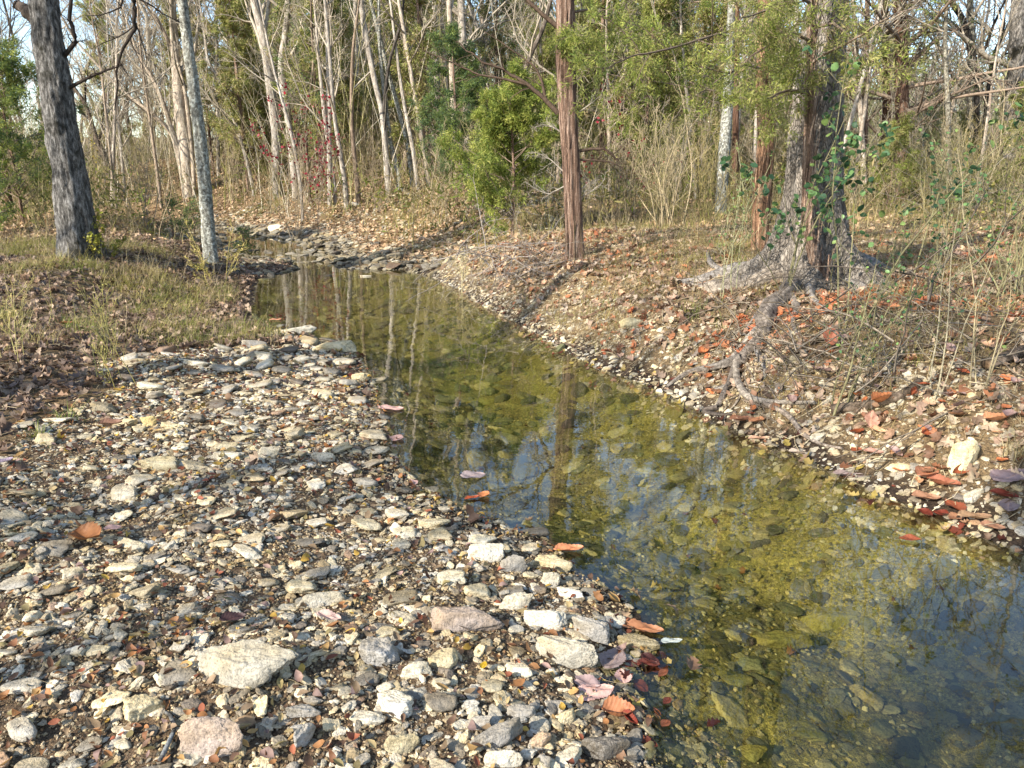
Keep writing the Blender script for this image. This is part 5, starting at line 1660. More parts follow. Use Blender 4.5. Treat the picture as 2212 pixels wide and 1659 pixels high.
# evergreens with foliage down low
def cedar_bush(px, py, wpx, top, label, pal, seed, name='cedar_bush', cat='cedar', Y=None, dens=1.0, nb=46, lo=0.0, auto=None, group=None, b=None, twig='cedar', short=None, L=0.34, per=7):
    rr = np.random.default_rng(seed)
    if b is None:
        b = P(px, py)
        if Y is not None:
            q = D(px, py, Y)
            b = np.array([q[0], Y, float(H(q[0], Y))])
    R = wpx / 2 / FV * b[1] if wpx else rr.uniform(0.8, 1.6)
    t = np.linspace(0, 1, 8)
    path = b + np.stack([0.04 * np.sin(t * 4), 0.03 * np.cos(t * 5), t * top], 1)
    path[0, 2] -= 0.1
    rad = 0.012 + 0.02 * top / 3 * (1 - t)
    root = bpy.data.objects.new(name, None)
    COL.objects.link(root)
    root.location = b
    V, F, C, (c, r2) = trunk_mesh(path, rad, B_CEDAR, (1, 1, 1), ring=8)
    obj('trunk', mesh('trunk', V - b, F, B_CEDAR, C), root)
    tp, tr = resample(c, r2, 12)
    p1, q1 = grow(tp, tr, nb, 0.12 + lo, 0.98, R * 1.25 / top, 1.15, 0.06, 5, 0.12, 0.5, rr, 0.15, fall=0.72)
    p2, q2 = grow(p1, q1, 7, 0.15, 1.0, 0.42, 0.85, 0.03, 4, 0.15, 0.6, rr, 0.1)
    p3, q3 = grow(p2, q2, 4, 0.2, 1.0, 0.5, 0.8, 0.0, 3, 0.2, 0.6, rr, 0.06)
    tub = [paths_to_tubes(p_, np.maximum(q_, 0.002), np.repeat(TWIGC[twig][None], len(p_), 0), 3) for p_, q_ in ((p1, q1), (p2, q2))]
    V, F, C = cat3(tub)
    obj('branches', mesh('branches', V - b, F, B_TWIG, C), root)
    pts_ = p3[:, 1:].reshape(-1, 3)
    dr = nrm((p3[:, 1:] - p3[:, :-1]).reshape(-1, 3))
    k = rr.random(len(pts_)) < dens
    # per-branch gaps
    br = np.repeat(np.arange(len(p1)), 7 * 4 * 3)
    keepb = rr.random(len(p1)) < 0.9
    k &= keepb[br]
    pts_, dr = pts_[k], dr[k]
    YY = b[1]
    V, F, C = sprays(pts_, dr, rr, 0.030 + 0.0024 * YY, 0.0018 + 0.00032 * YY, per * 2, 0.05, pal)
    obj('foliage', mesh('foliage', V - b, F, M_GREEN, C), root)
    if label:
        tag(root, label, cat, group)
    elif auto:
        AUTO.append((root, auto, cat, b, cat, group))
    if short:
        landmark(short, b)
    return root
cedar_bush(1105, 440, 330, 2.35, 'bright yellow green young cedar left of the centre cedar', PAL_BRIGHT, 501, Y=12.5, short='the bright young cedar', nb=60, lo=0.05)
cedar_bush(985, 420, 190, 3.3, 'darker green young cedar behind the bright one', PAL_DEEP, 502, Y=16.5, nb=44, dens=0.6)
cedar_bush(40, 440, 300, 3.0, 'wide green young cedar filling the left edge behind the oak', PAL_DEEP + PAL_BRIGHT, 503, Y=14.5, nb=56, dens=0.6, short='the left edge cedar')
cedar_bush(-70, 470, 260, 2.6, 'low green cedar at the left edge in front of the wide one', PAL_DEEP + PAL_BRIGHT[:2], 504, Y=12.5, nb=40, dens=0.6)
cedar_bush(372, 520, 90, 0.8, 'knee-high feathery cedar seedling left of the slim lichened tree', PAL_DEEP, 505, nb=14, name='cedar_seedling', per=1, dens=0.5)
cedar_bush(418, 505, 50, 0.7, 'small cedar seedling close beside the slim lichened tree', PAL_DEEP, 506, nb=12, name='cedar_seedling', per=1, dens=0.5)
cedar_bush(525, 545, 36, 0.4, 'tiny cedar seedling at the water edge right of the slim lichened tree', PAL_DEEP, 507, nb=12, name='cedar_seedling', per=1, dens=0.5)

# ---- woods behind: individual cedars and bare trees, built from a few kinds and copied with their parts
def copy_tree(src, loc, rz, sc_):
    c = src.copy()
    COL.objects.link(c)
    c.location = loc
    c.rotation_euler = (0, 0, rz)
    c.scale = (sc_, sc_, sc_)
    for ch in src.children:
        d = ch.copy()
        COL.objects.link(d)
        d.parent = c
    return c
def spot(px, Y):
    x = (px - 1106) / FV * (Y * cp + 0.4)
    return np.array([x, Y, float(H(x, Y)) - 0.03])
ced_proto = []
for i in range(5):
    Yp = [26, 30, 24, 33, 27][i]
    o_ = cedar_bush(0, 0, 0, [5.5, 7.0, 4.0, 8.0, 3.0][i], None, [PAL_CED, PAL_CED + PAL_DEEP[:2], PAL_BRIGHT[:3] + PAL_CED, PAL_CED, PAL_CED + PAL_BRIGHT[:2]][i], 600 + i, name='cedar_tree', b=spot([560, 760, 1420, 260, 1010][i], Yp), nb=[50, 60, 40, 60, 36][i], dens=0.42,
                    auto='olive green', group='cedars in the woods behind the banks', per=6)
    ced_proto.append(o_)
bpy.context.view_layer.update()
ced_spots = [(470, 27), (640, 31), (700, 27), (820, 31), (900, 33), (1180, 28), (1270, 26), (1330, 30), (1400, 19), (1480, 27), (1520, 32), (1690, 29),
             (1830, 28), (1960, 29), (2100, 31), (400, 36), (560, 37), (760, 38), (960, 39), (1140, 38), (1240, 36), (1440, 37),
             (1000, 27), (530, 33), (870, 36), (1900, 16), (2180, 17), (530, 25), (610, 27), (690, 22), (740, 25), (860, 25), (930, 22), (1080, 24), (1160, 22), (1290, 22), (1360, 24), (1440, 23), (1500, 20), (1620, 24), (1710, 22), (1990, 24), (2060, 20), (2130, 25), (790, 28), (990, 31)]
for i, (px, Y) in enumerate(ced_spots):
    k = [0, 1, 2, 3, 4, 1, 0, 3][i % 8]
    if Y < 20:
        k = [2, 4][i % 2]
    sc_ = rng.uniform(0.75, 1.25)
    if 1650 < px:
        sc_ *= 0.5
    b = spot(px + rng.uniform(-15, 15), Y + rng.uniform(-1, 1))
    c = copy_tree(ced_proto[k], b, rng.uniform(0, 6.28), sc_)
    AUTO.append((c, 'olive green', 'cedar', b, 'cedar', 'cedars in the woods behind the banks'))

bare_proto = []
for i in range(7):
    px, Y = [(480, 27), (690, 28), (880, 23), (1170, 21), (1330, 23), (1500, 19), (240, 24)][i]
    b = spot(px, Y)
    x0, y0, _ = proj(b)
    w = [9, 8, 12, 9, 8, 9, 9][i]
    dx = rng.normal(0, 12)
    root = tree('bare_tree', None, 'bare tree', [(x0, y0, w), (x0 + dx * 0.4, y0 - 120, w * 0.9), (x0 + dx, y0 - 260, w * 0.75), (x0 + dx * 1.4, y0 - 380, w * 0.6)], B_PALE, top=rng.uniform(8, 12), nb=18, seed=60 + i, br0=0.22, blen=0.26, ring=8,
                base=b, auto='pale thin', group='bare trees in the woods behind the banks', tint=[(1, 1, 1), (1.15, 1.08, 1), (0.7, 0.62, 0.55), (1, 0.95, 0.9), (0.85, 0.75, 0.65), (1, 1, 1), (1.1, 1.05, 1)][i])
    bare_proto.append(root)
for i in range(66):
    px = rng.uniform(-150, 2350)
    Y = rng.uniform(19, 42)
    if px > 1700:
        Y = rng.uniform(16, 30)
        if rng.random() < 0.3:
            continue
    b = spot(px, Y)
    if water_sd(b[:1], b[1:2])[0][0] < 0.8:
        continue
    c = copy_tree(bare_proto[i % 7], b, rng.uniform(0, 6.28), rng.uniform(0.7, 1.25))
    AUTO.append((c, 'pale thin', 'bare tree', b, 'bare tree', 'bare trees in the woods behind the banks'))

# saplings and shrubs, nearer, with the look of the photo's brush
def shrub(b, hgt, nst, seed, col, spread=0.5, leafpal=None, leafsize=0.03, per=1, name='bare_shrub', twl=3, thick=0.006, jit=0.04, dens=1.0, up=0.10):
    rr = np.random.default_rng(seed)
    k = 8
    out = []
    for i in range(nst):
        p = b + np.array([rr.normal(0, 0.06), rr.normal(0, 0.06), -0.05])
        az = rr.uniform(0, 6.28)
        ln = abs(rr.normal(0, spread))
        d = np.array([math.cos(az) * math.sin(ln), math.sin(az) * math.sin(ln), math.cos(ln)])
        H_ = hgt * rr.uniform(0.6, 1.15)
        pts = [p]
        for j in range(k):
            d = nrm((d + rr.normal(0, 0.09, 3) + np.array([0, 0, 0.03]))[None])[0]
            pts.append(pts[-1] + d * H_ / k)
        out.append(pts)
    p0 = np.array(out)
    q0 = thick * (1 - 0.75 * np.linspace(0, 1, k + 1))[None] * rr.uniform(0.7, 1.3, (nst, 1))
    p1, q1 = grow(p0, q0, 7, 0.25, 1.0, 0.33, 0.75, up, 5, 0.14, 0.6, rr, 0.08)
    p2, q2 = grow(p1, q1, 4, 0.2, 1.0, 0.5, 0.7, up * 0.5, 4, 0.16, 0.6, rr, 0.05)
    mr = 0.00018 * b[1] * (1.6 if leafpal else 1.0)
    tub = [paths_to_tubes(p_, np.maximum(q_, mr), np.repeat(col[None], len(p_), 0) * rr.uniform(0.75, 1.2, (len(p_), 1)), n_) for p_, q_, n_ in ((p0, q0, 5), (p1, q1, 3), (p2, q2, 3))]
    V, F, C = cat3(tub)
    if leafpal:
        root = bpy.data.objects.new(name, None)
        COL.objects.link(root)
        root.location = b
        obj('stems', mesh('stems', V - b, F, B_TWIG, C), root)
        pts = p2[:, 1:].reshape(-1, 3)
        pts = pts[rr.random(len(pts)) < dens]
        V, F, C = leaves_on(pts, rr, leafsize, per, leafpal, jit)
        obj('leaves', mesh('leaves', V - b, F, M_BROAD, C), root)
        return root
    return obj(name, mesh(name, V - b, F, B_TWIG, C), loc=b)
RED = ['#a02838', '#8c2030', '#b84050', '#7a2230']
YEL = ['#b8a028', '#a89a30', '#c8b040']
GRN = ['#4a6c46', '#5a7c50', '#3c5a3e', '#74945a', '#8ca45c']
b = P(745, 405); tag(shrub(np.array([b[0], 19.0, float(H(b[0], 19.0))]), 2.8, 7, 701, lin('#8d7c6c'), 0.25, RED, 0.07, 1, 'red_leaved_shrub', dens=0.5), 'shrub with scattered crimson leaves in the woods left of centre', 'shrub'); landmark('the crimson shrub', b)
b = P(1330, 470); tag(shrub(b, 2.2, 8, 702, lin('#a3937a'), 0.35, RED, 0.055, 1, 'red_leaved_shrub', dens=0.14), 'tan shrub with a few red leaves just right of the centre cedar', 'shrub'); landmark('the few-red-leaves shrub', b)
b = P(232, 420); tag(shrub(b, 2.6, 5, 703, lin('#7d7060'), 0.3, YEL, 0.07, 1, 'yellow_leaved_shrub', dens=0.35), 'thin shrub with yellow leaves right of the thick oak', 'shrub'); landmark('the yellow-leaved shrub', b)
b = P(1424, 470); tag(shrub(b, 1.7, 16, 704, lin('#a89c72'), 0.45, name='bare_shrub', thick=0.009), 'fan of straw coloured bare stems between the centre cedar and the split cedar', 'shrub'); landmark('the straw stem fan', b)
# broad green leaved saplings in front of the right trees
def stem_shrub(px, py, hgt, nst, seed, label, pal, size, dens, spread=0.3, col='#8a8462', thick=0.007, name='leafy_sapling', per=1, Y=None, jit=0.013):
    b = P(px, py)
    if Y is not None:
        q = D(px, py, Y); b = np.array([q[0], Y, float(H(q[0], Y))])
    o_ = shrub(b, hgt, nst, seed, lin(col), spread, pal, size, per, name, thick=thick, dens=dens, jit=jit)
    tag(o_, label, 'sapling' if name != 'bare_shrub' else 'shrub')
    return o_
stem_shrub(1700, 640, 2.0, 4, 711, 'sapling with glossy green leaves in front of the split cedar', GRN, 0.055, 0.55, 0.25)
stem_shrub(1850, 700, 1.8, 3, 712, 'green leaved sapling right of the largest trunk', GRN, 0.05, 0.45, 0.3)
stem_shrub(1830, 870, 1.0, 5, 713, 'fine stemmed sapling with tiny leaves standing on the right shore', GRN[1:] + ['#8a7a58'], 0.022, 0.45, 0.25)
stem_shrub(2020, 860, 1.15, 3, 714, 'taller whip-like sapling leaning left over the right shore', GRN, 0.02, 0.2, 0.25, '#a39a80', 0.0045)
stem_shrub(2120, 840, 1.2, 4, 715, 'yellowish stemmed sapling near the right edge', GRN[2:], 0.022, 0.2, 0.2, '#9a8e70', 0.0045)
stem_shrub(1990, 640, 1.3, 6, 716, 'low green shrub on the bank behind the right saplings', GRN, 0.035, 0.4, 0.5)
stem_shrub(2180, 640, 1.4, 8, 717, 'green thicket at the right edge above the leaf litter', GRN + PAL_G, 0.03, 0.5, 0.6)
stem_shrub(205, 822, 0.75, 4, 718, 'wispy pale yellow weed standing at the left of the upper bar', ['#a7a054', '#c4b078'], 0.012, 0.3, 0.3, '#b8ac6c', 0.003, 'tall_weed')
stem_shrub(250, 835, 0.7, 3, 719, 'second wispy weed right of the pale yellow one', ['#a7a054'], 0.012, 0.3, 0.35, '#b0a566', 0.003, 'tall_weed')
stem_shrub(40, 780, 0.8, 4, 720, 'wispy weed near the left edge of the photo', ['#a7a054', '#c4b078'], 0.014, 0.3, 0.35, '#b8ac70', 0.003, 'tall_weed')
stem_shrub(462, 620, 0.85, 6, 721, 'bushy yellow weed at the foot of the slim lichened tree', ['#b0a850', '#c9b878'], 0.02, 0.4, 0.4, '#b8a868', 0.004, 'tall_weed')
stem_shrub(220, 560, 0.6, 6, 722, 'leafy yellow green sprout at the foot of the thick oak', ['#a0a040', '#b8b050'], 0.045, 0.5, 0.5, '#8a8450', 0.004, 'tall_weed')
stem_shrub(800, 640, 1.5, 1, 723, 'single dark whip rising from the far bar by the pool', ['#5a4a3c'], 0.01, 0.1, 0.05, '#6a5c4c', 0.005, 'tall_weed')
stem_shrub(1570, 640, 1.1, 4, 724, 'thin yellow green stems left of the largest trunk roots', GRN[3:], 0.02, 0.3, 0.15, '#a4a27c', 0.004)
stem_shrub(1005, 640, 0.7, 2, 725, 'pale reed-like stem standing at the right pool edge', ['#c4b078'], 0.01, 0.2, 0.1, '#c0b48c', 0.004, 'tall_weed')

# heap of dead grey twigs left of the centre cedar
b = P(1120, 590)
rr = np.random.default_rng(77)
def twig_heap(b, n, L, col, seed, rad=0.4, name='dead_brush', up=0.3, r0=0.006):
    rr = np.random.default_rng(seed)
    st = b + np.stack([rr.normal(0, rad, n), rr.normal(0, rad * 0.6, n), rr.uniform(0, 0.4, n)], 1)
    d = nrm(np.stack([rr.normal(0, 1, n), rr.normal(0, 0.7, n), rr.normal(up, 0.5, n)], 1))
    pts = [st]
    for j in range(6):
        d = nrm(d + rr.normal(0, 0.16, d.shape) + np.array([0, 0, -0.09]))
        q = pts[-1] + d * (L / 6)
        q[:, 2] = np.maximum(q[:, 2], H(q[:, 0], q[:, 1]) + 0.01)
        pts.append(q)
    p0 = np.stack(pts, 1)
    q0 = r0 * (1 - 0.7 * np.linspace(0, 1, 7))[None] * rr.uniform(0.6, 1.4, (n, 1))
    p1, q1 = grow(p0, q0, 5, 0.2, 1.0, 0.45, 0.7, 0.0, 5, 0.18, 0.6, rr, 0.08)
    tub = [paths_to_tubes(p_, np.maximum(q_, 0.0018), np.repeat(col[None], len(p_), 0) * rr.uniform(0.6, 1.25, (len(p_), 1)), 3) for p_, q_ in ((p0, q0), (p1, q1))]
    V, F, C = cat3(tub)
    return obj(name, mesh(name, V - b, F, B_TWIG, C), loc=b)
tag(twig_heap(P(1110, 600), 60, 0.9, lin('#9c9288'), 81, 0.38), 'tangled heap of dead grey twigs on the bank left of the centre cedar', 'brush heap')
landmark('the grey twig heap', P(1110, 600))
tag(twig_heap(P(1180, 480), 26, 1.3, lin('#b8b0a4'), 82, 0.3, 'dead_brush', 0.8), 'pale dead branch spray propped against the left of the centre cedar', 'brush heap')
tag(twig_heap(P(1930, 850), 22, 0.7, lin('#8a7f70'), 83, 0.35), 'loose dead twigs strewn over the lower right bank', 'brush heap')
tag(twig_heap(P(2060, 470), 34, 1.6, lin('#a89c88'), 86, 0.6, up=0.7), 'pale dead branches hanging across the dark trunks near the right edge', 'brush heap')
tag(twig_heap(P(1700, 800), 26, 0.6, lin('#7c7060'), 87, 0.35), 'small dead twigs heaped beside the exposed root', 'brush heap')
tag(twig_heap(P(2100, 700), 24, 0.9, lin('#6f6458'), 84, 0.5), 'dark fallen twigs at the right edge above the litter', 'brush heap')
tag(twig_heap(P(1010, 470), 26, 0.8, lin('#8a7a5c'), 85, 0.5, up=0.8), 'brown brittle brush on the crest behind the stump', 'brush heap')

# logs, stump, sticks
def stick(pxs, r0, r1, label, mat=B_DARK, tint=(1.6, 1.4, 1.2), lift=0.8, name='fallen_branch', cat='branch', ring=14, seed=3, floorz=None):
    pts = [P(*q, floorz) for q in pxs]
    base = pts[0].copy()
    n = len(pts)
    for i in range(n):
        pts[i][2] += lift * (r0 + (r1 - r0) * i / (n - 1))
    V, F, C, (c, r2) = trunk_mesh(pts, np.linspace(r0, r1, n), mat, tint, ring=ring, ridge=0.12, rscale=10, zs=8, seed=seed)
    # end caps
    k = ring
    V = np.concatenate([V, c[:1], c[-1:]])
    C = np.concatenate([C, np.array([[2.2, 1.9, 1.5]]) * tint, np.array([[2.2, 1.9, 1.5]]) * tint])
    a = len(V) - 2
    capF = [(i, a, (i + 1) % k, i) for i in range(k)]
    off = a - k
    cap = np.array([(a, (i + 1) % k, i) for i in range(k)] + [(a + 1, off + i, off + (i + 1) % k) for i in range(k)])
    F3 = np.concatenate([F[:, [0, 1, 2]], F[:, [0, 2, 3]], cap])
    return tag(obj(name, mesh(name, V - base, F3, mat, C), loc=base), label, cat)
stick([(1795, 893), (1850, 886), (1910, 876), (1960, 852), (1985, 830)], 0.032, 0.020, 'blackened log with a sawn pale end lying on the lower right bank', name='fallen_log', cat='log')
stick([(1990, 925), (2025, 905), (2060, 880), (2110, 860)], 0.014, 0.008, 'crooked brown branch just below the blackened log', B_PALE, (0.6, 0.5, 0.4))
stick([(1880, 955), (1930, 958), (1980, 930), (2010, 920)], 0.008, 0.005, 'thin bent stick under the crooked brown branch', B_PALE, (0.9, 0.8, 0.65))
stick([(2130, 800), (2165, 785), (2212, 765)], 0.035, 0.03, 'dark log running off the right edge of the photo', name='fallen_log', cat='log')
stick([(345, 1660), (368, 1610), (378, 1580), (368, 1552), (358, 1545)], 0.0065, 0.004, 'thin grey twig standing bent on the pebbles by the three-cornered rock', B_LICH, (0.6, 0.6, 0.65), lift=2.5)
stick([(1200, 745), (1240, 750), (1280, 762), (1250, 740)], 0.012, 0.006, 'dark root-like stick at the right waterline under the bank wedge', lift=1.5, floorz=0.0)
stick([(1225, 682), (1262, 690), (1300, 672), (1345, 660)], 0.016, 0.01, 'brown exposed root snaking over the right bank below the centre cedar', B_CEDAR, (1, 0.9, 0.8), lift=1.3)
stick([(1900, 800), (1960, 770), (2010, 750), (2080, 742)], 0.012, 0.008, 'thin dark branch across the leaves behind the blackened log', B_DARK, (2.5, 2.2, 1.9), lift=1.5)
stick([(215, 440), (300, 428), (350, 420)], 0.03, 0.02, 'pale fallen branch on the far left bank', B_PALE, (1, 0.95, 0.85))
def fl_st(th, z):
    return 1 + 0.4 * np.exp(-z / 0.06) * (1 + 0.5 * np.cos(4 * th))
b = P(1176, 446) if False else P(1114, 452)
b = P(1110, 448)
b = P(1044, 447)
V, F, C, (c, r2) = trunk_mesh([b - [0, 0, 0.08], b + [0, 0, 0.08], b + [0.005, 0, 0.15], b + [0.01, 0, 0.22]], [0.17, 0.13, 0.12, 0.115], B_OAK, (1.1, 1, 0.9), nseg=20, ring=28, ridge=0.16, flare=fl_st)
k = 28
V = np.concatenate([V, c[-1:] - np.array([[0, 0, 0.02]])])
C = np.concatenate([C, [[2.0, 1.7, 1.3]]])
off = len(V) - 1 - k
F3 = np.concatenate([F[:, [0, 1, 2]], F[:, [0, 2, 3]], np.array([(len(V) - 1, off + i, off + (i + 1) % k) for i in range(k)])])
tag(obj('tree_stump', mesh('tree_stump', V - b, F3, B_OAK, C), loc=b), 'short rotten stump with a pale broken top on the crest of the right bank', 'stump')
landmark('the rotten stump', b)

# bare shrubs of the middle distance, copied
sh_proto = []
for i in range(6):
    px, Y = [(640, 17.5), (960, 15), (1340, 13.5), (1520, 14), (320, 16), (2000, 12.5)][i]
    b = spot(px, Y)
    o_ = shrub(b, [2.2, 1.6, 1.9, 1.4, 2.0, 1.5][i], [9, 12, 8, 14, 8, 10][i], 800 + i, lin(['#a3937a', '#b0a080', '#978a72', '#a89a66', '#8f8474', '#9a9068'][i]), 0.4, name='bare_shrub', thick=0.008)
    sh_proto.append(o_)
    AUTO.append((o_, 'twiggy tan', 'bare shrub', b, 'shrub', 'bare shrubs of the undergrowth'))
for i in range(110):
    px = rng.uniform(-80, 2300)
    Y = rng.uniform(13, 27)
    b = spot(px, Y)
    if water_sd(b[:1], b[1:2])[0][0] < 1.2:
        continue
    c = sh_proto[i % 6].copy()
    COL.objects.link(c)
    c.location = b
    c.rotation_euler = (0, 0, rng.uniform(0, 6.28))
    s_ = rng.uniform(0.6, 1.5)
    c.scale = (s_, s_, s_)
    AUTO.append((c, 'twiggy tan', 'bare shrub', b, 'shrub', 'bare shrubs of the undergrowth'))

# undergrowth nobody could count
def wild(n, x0, x1, y0, y1, hr, cols, r, rad, ok, lean=0.3):
    x, y = pts_in(n, x0, x1, y0, y1, r)
    k = inview(x, y, 1.0) & ok(x, y)
    x, y = x[k], y[k]
    n = len(x)
    p = np.stack([x, y, H(x, y) - 0.02], 1)
    az = r.uniform(0, 6.28, n); ln = np.abs(r.normal(0, lean, n))
    d = np.stack([np.cos(az) * np.sin(ln), np.sin(az) * np.sin(ln), np.cos(ln)], 1)
    hh = r.uniform(*hr, n)
    pts = [p]
    for j in range(5):
        d = nrm(d + r.normal(0, 0.13, d.shape))
        pts.append(pts[-1] + d * (hh / 5)[:, None])
    p0 = np.stack(pts, 1)
    q0 = (rad * (0.6 + 0.02 * y))[:, None] * (1 - 0.7 * np.linspace(0, 1, 6))[None]
    col = leafcol(n, r, cols)
    p1, q1 = grow(p0, q0, 4, 0.25, 1.0, 0.35, 0.7, 0.05, 4, 0.16, 0.7, r, 0.05)
    return cat3([paths_to_tubes(p0, q0, col, 3), paths_to_tubes(p1, q1, np.repeat(col, 4, 0), 3)])
PAL_W = ['#a39370', '#8f8464', '#b0a27c', '#77694f', '#a09a5c', '#6f6a48', '#bca98a']
parts = [
    wild(5200, -20, 22, 13, 32, (0.4, 1.8), PAL_W, r, 0.006, lambda x, y: water_sd(x, y)[0] > 1.2),
    wild(2600, -22, 26, 20, 40, (1.0, 3.2), PAL_W, r, 0.008, lambda x, y: water_sd(x, y)[0] > 1.2),
    wild(1500, -26, 26, 19, 40, (2.5, 6.0), ['#c8bca4', '#b8ac92', '#d4cab4', '#a39678', '#b0a878'], r, 0.010, lambda x, y: water_sd(x, y)[0] > 1.2, 0.22),
    wild(900, 0, 10, 6, 14, (0.2, 0.8), PAL_W, r, 0.0035, lambda x, y: water_sd(x, y)[0] > 0.8),
    wild(500, -9, -1, 6, 13, (0.2, 0.7), PAL_W, r, 0.0035, lambda x, y: (water_sd(x, y)[0] > 0.4) & (gravel_mask(x, y) < 0.5)),
]
V, F, C = cat3(parts)
kind(obj('undergrowth', mesh('undergrowth', V, F, B_TWIG, C), None), 'stuff', 'thin tan brush and brambles filling the woods behind the banks', 'undergrowth')

# low leafy ground cover between the shrubs
x, y = pts_in(20000, -24, 26, 13, 40, r)
sd, side = water_sd(x, y)
k = inview(x, y, 1.0) & (sd > 1.3) & (n2(x, y, 0.35, 3.9) > -0.25)
x, y = x[k], y[k]
pts_ = np.stack([x, y, H(x, y) + r.uniform(0.05, 1.0, len(x)) ** 1.5 * (0.4 + 0.035 * y)], 1)
V, F, C = sprays(pts_, nrm(r.normal(size=(len(x), 3))), r, 0.16, 0.014, 5, -0.3, ['#6b6a32', '#7c7a3c', '#5c6430', '#8c8450', '#9a8a5c', '#728034'])
kind(obj('ground_foliage', mesh('ground_foliage', V, F, M_GREEN, C), None), 'stuff', 'low olive foliage growing between the far shrubs', 'foliage')

# far-off wood, one mass of trunks, twigs and evergreen tops
def far_wood():
    rr = np.random.default_rng(99)
    n = 320
    th = rr.uniform(-0.86, 0.86, n)
    dist = rr.uniform(38, 75, n)
    x = np.sin(th) * dist; y = np.cos(th) * dist
    z = H(x, y)
    hgt = rr.uniform(8, 14, n) * np.where(x > 12, 0.75, 1.0)
    path = np.stack([np.stack([x + rr.normal(0, 0.25, n) * j, y, z - 0.2 + hgt * j / 6], 1) for j in range(7)], 1)
    rad = (rr.uniform(0.08, 0.16, n))[:, None] * (1 - 0.8 * np.linspace(0, 1, 7))[None]
    col = leafcol(n, rr, ['#a99c88', '#8f8474', '#b8ae9c', '#6f6458'])
    p1, q1 = grow(path, rad, 14, 0.2, 0.98, 0.3, 0.8, 0.1, 5, 0.15, 0.5, rr, 0.4)
    p2, q2 = grow(p1, q1, 8, 0.15, 1.0, 0.55, 0.7, 0.05, 4, 0.2, 0.6, rr, 0.3)
    A = cat3([paths_to_tubes(path, rad, col, 5), paths_to_tubes(p1, np.maximum(q1, 0.014), np.repeat(col, 14, 0), 3), paths_to_tubes(p2, np.maximum(q2, 0.009), np.repeat(col, 14 * 8, 0), 3)])
    # evergreen tops
    m = 200
    th = rr.uniform(-0.30, 0.86, m); dist = rr.uniform(36, 70, m)
    x = np.sin(th) * dist; y = np.cos(th) * dist; z = H(x, y)
    hh = rr.uniform(5, 10, m) * np.where(x > 12, 0.6, 1.0) * np.where(th < -0.33, 0.45, 1.0)
    per = 300
    t = rr.random((m, per)) ** 0.8
    az = rr.uniform(0, 6.28, (m, per))
    R = (1 - t) * rr.uniform(0.35, 1.1, (m, per)) * (1.9) + 0.15
    pts = np.stack([x[:, None] + np.cos(az) * R, y[:, None] + np.sin(az) * R, z[:, None] + 0.3 + t * hh[:, None]], -1).reshape(-1, 3)
    Bq = sprays(pts, nrm(rr.normal(size=(len(pts), 3))), rr, 0.38, 0.04, 3, 0.1, ['#9a9e68', '#8e9664', '#848e62', '#a8a474', '#b2b084'])
    return A, Bq
A, Bq = far_wood()
V, F, C = cat3([A, Bq])
kind(obj('distant_woods', mesh('distant_woods', V, F, M_GREEN, C), None), 'stuff', 'hazy mass of bare and evergreen trees far behind', 'woods')

# ------------------------------------------------------------------ trees behind and beside the photographer, whose shade falls on the bar and the water
def shade_tree(x, y, w, top, seed, nb=12, label='', br0=0.3, fol=None, blen=0.35):
    b = np.array([x, y, float(H(x, y))])
    rr = np.random.default_rng(seed)
    t = np.linspace(0, 1, 9)
    path = b + np.stack([0.15 * np.sin(t * 3 + seed), 0.15 * np.cos(t * 2.5 + seed) - 0.15 * math.cos(seed), t * top - 0.1], 1)
    rad = w / 2 * (1 - 0.8 * t)
    root = bpy.data.objects.new('bare_tree', None)
    COL.objects.link(root)
    root.location = b
    V, F, C, (c, r2) = trunk_mesh(path, rad, B_OAK, (1, 1, 1), ring=14)
    obj('trunk', mesh('trunk', V - b, F, B_OAK, C), root)
    tp, tr = resample(c, r2, 14)
    p1, q1 = grow(tp, tr, nb, br0, 0.97, blen, 0.85, 0.10, 6, 0.16, 0.55, rr, 0.3)
    p2, q2 = grow(p1, q1, 7, 0.2, 0.97, 0.55, 0.75, 0.06, 5, 0.2, 0.6, rr, 0.12)
    p3, q3 = grow(p2, q2, 5, 0.15, 1.0, 0.6, 0.7, 0.03, 4, 0.22, 0.6, rr, 0.08)
    tc = TWIGC['grey']
    V, F, C = cat3([paths_to_tubes(p_, np.maximum(q_, 0.005), np.repeat(tc[None], len(p_), 0), n_) for p_, q_, n_ in ((p1, q1, 5), (p2, q2, 4), (p3, q3, 3))])
    obj('crown', mesh('crown', V - b, F, B_TWIG, C), root)
    if fol:
        pts_ = p3[:, 1:].reshape(-1, 3)
        keep_ = rr.random(len(p3)) < fol
        pts_ = pts_[np.repeat(keep_, p3.shape[1] - 1)]
        V, F, C = sprays(pts_, nrm(rr.normal(size=pts_.shape)), rr, 0.08, 0.006, 8, 0.1, PAL_CED)
        obj('foliage', mesh('foliage', V - b, F, M_GREEN, C), root)
    tag(root, label, 'tree', 'trees around the photographer')
    return root
SUNV = np.array([sdir.x, sdir.y]) / math.hypot(sdir.x, sdir.y)
def along(px, py, dist):
    g_ = onplane(px, py, 0.05)
    return g_ + SUNV * dist
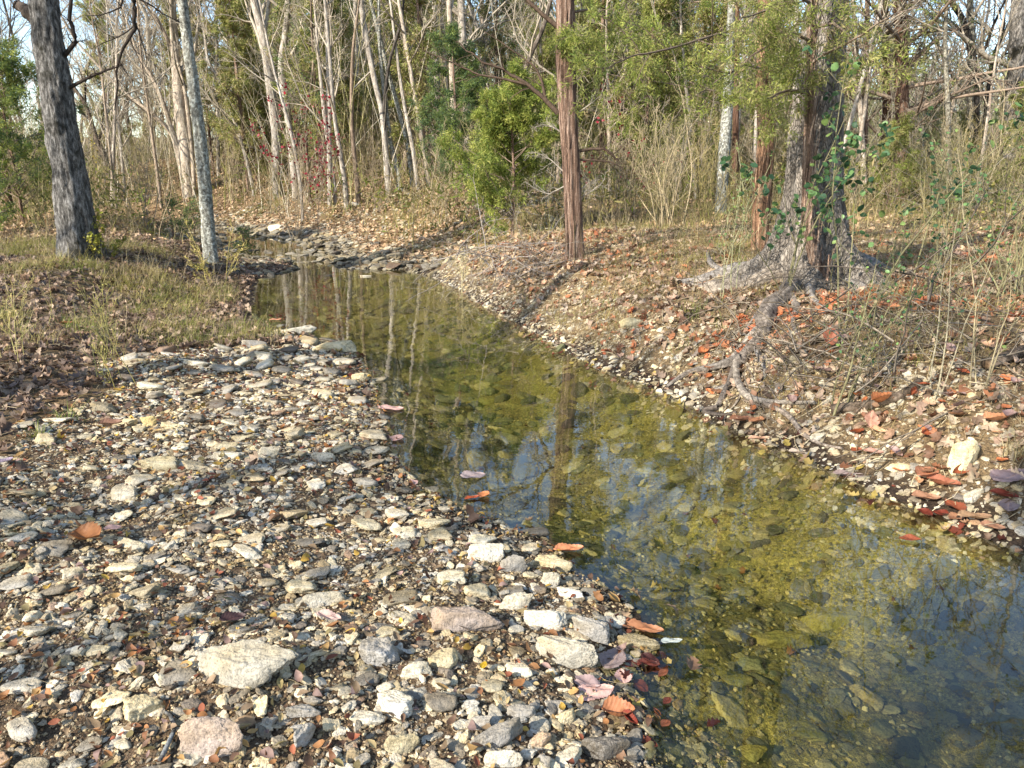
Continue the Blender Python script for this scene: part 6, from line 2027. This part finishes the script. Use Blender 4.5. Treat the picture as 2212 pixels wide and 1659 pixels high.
for i, (px, py, dist, w, top) in enumerate([(1780, 1520, 4.6, 0.16, 5.6), (250, 1120, 6.0, 0.14, 8), (40, 880, 5.5, 0.35, 9), (980, 1180, 10.0, 0.12, 10), (2300, 1700, 8.0, 0.2, 10), (60, 620, 8, 0.4, 9)]):
    q = along(px, py, dist)
    if water_sd(np.array([q[0]]), np.array([q[1]]))[0][0] < 0.2:
        q = q + SUNV * 2.5
    shade_tree(q[0], q[1], w, top, 900 + i, 12, 'unseen tree outside the photo behind the photographer, ' + ['nearest', 'second nearest', 'left', 'farther', 'right', 'far left'][i] + ' one', 0.3, 0.8 if i == 0 else None, 0.16 if i == 0 else 0.35)  # first tree's narrow leafy crown is added to shade the lower pool

for i, (x_, y_, w_, t_) in enumerate([(6.7, 7.3, 0.35, 10), (6.0, 4.6, 0.26, 9), (10.3, 11.5, 0.35, 12)]):
    shade_tree(x_, y_, w_, t_, 930 + i, 16, 'bare tree just outside the right edge of the photo, ' + ['middle', 'nearest', 'farthest'][i] + ' of three', 0.25, 0.35)

# ------------------------------------------------------------------ labels of the many
def auto_labels():
    names = [n for n, _ in LAND]
    pos = np.array([p for _, p in LAND])
    buckets = {}
    for (o, adj, noun, p, cat, grp) in AUTO:
        far = cat in ('cedar', 'bare tree', 'shrub')
        x0, y0, dep = proj(p)
        lx, ly, ld = proj(pos)
        if far:
            d = np.abs(lx - x0) + 14 * np.abs(ld - dep)
            d = d + np.where(ld < 8, 400, 0)
        else:
            d = np.linalg.norm(pos[:, :2] - p[:2], axis=1)
        j = int(np.argmin(d))
        dx, dy = p[0] - pos[j][0], p[1] - pos[j][1]
        if far:
            rel = 'behind' if abs(x0 - lx[j]) < 40 else ('left of' if x0 < lx[j] else 'right of')
            if rel != 'behind':
                rel = ('behind and ' if dep > ld[j] else 'in front and ') + rel
        else:
            rel = ('left of' if dx < 0 else 'right of') if abs(dx) > abs(dy) else ('above' if dy > 0 else 'below')
        buckets.setdefault((adj, noun, rel, names[j]), []).append((float(d[j]), o, cat, grp))
    for (adj, noun, rel, nm), lst in buckets.items():
        lst.sort(key=lambda q: q[0])
        for k, (_, o, cat, grp) in enumerate(lst):
            if len(lst) == 1:
                s = '%s %s %s %s' % (adj, noun, rel, nm)
            elif k == 0:
                s = 'nearest %s %s %s %s' % (adj, noun, rel, nm)
            else:
                s = '%snearest %s %s %s %s' % (ORD[min(k, 19)], adj, noun, rel, nm)
            if len(s.split()) > 16:
                s = s.replace('the ', '')
            tag(o, s, cat, grp)
auto_labels()
import os
if os.environ.get('LB'):
    for o_ in bpy.data.objects:
        if 'label' in o_ and 'group' in o_: print('LB', o_.name, '|', o_['label'])
print('objects', len(bpy.data.objects), 'verts', sum(len(m.vertices) for m in bpy.data.meshes))
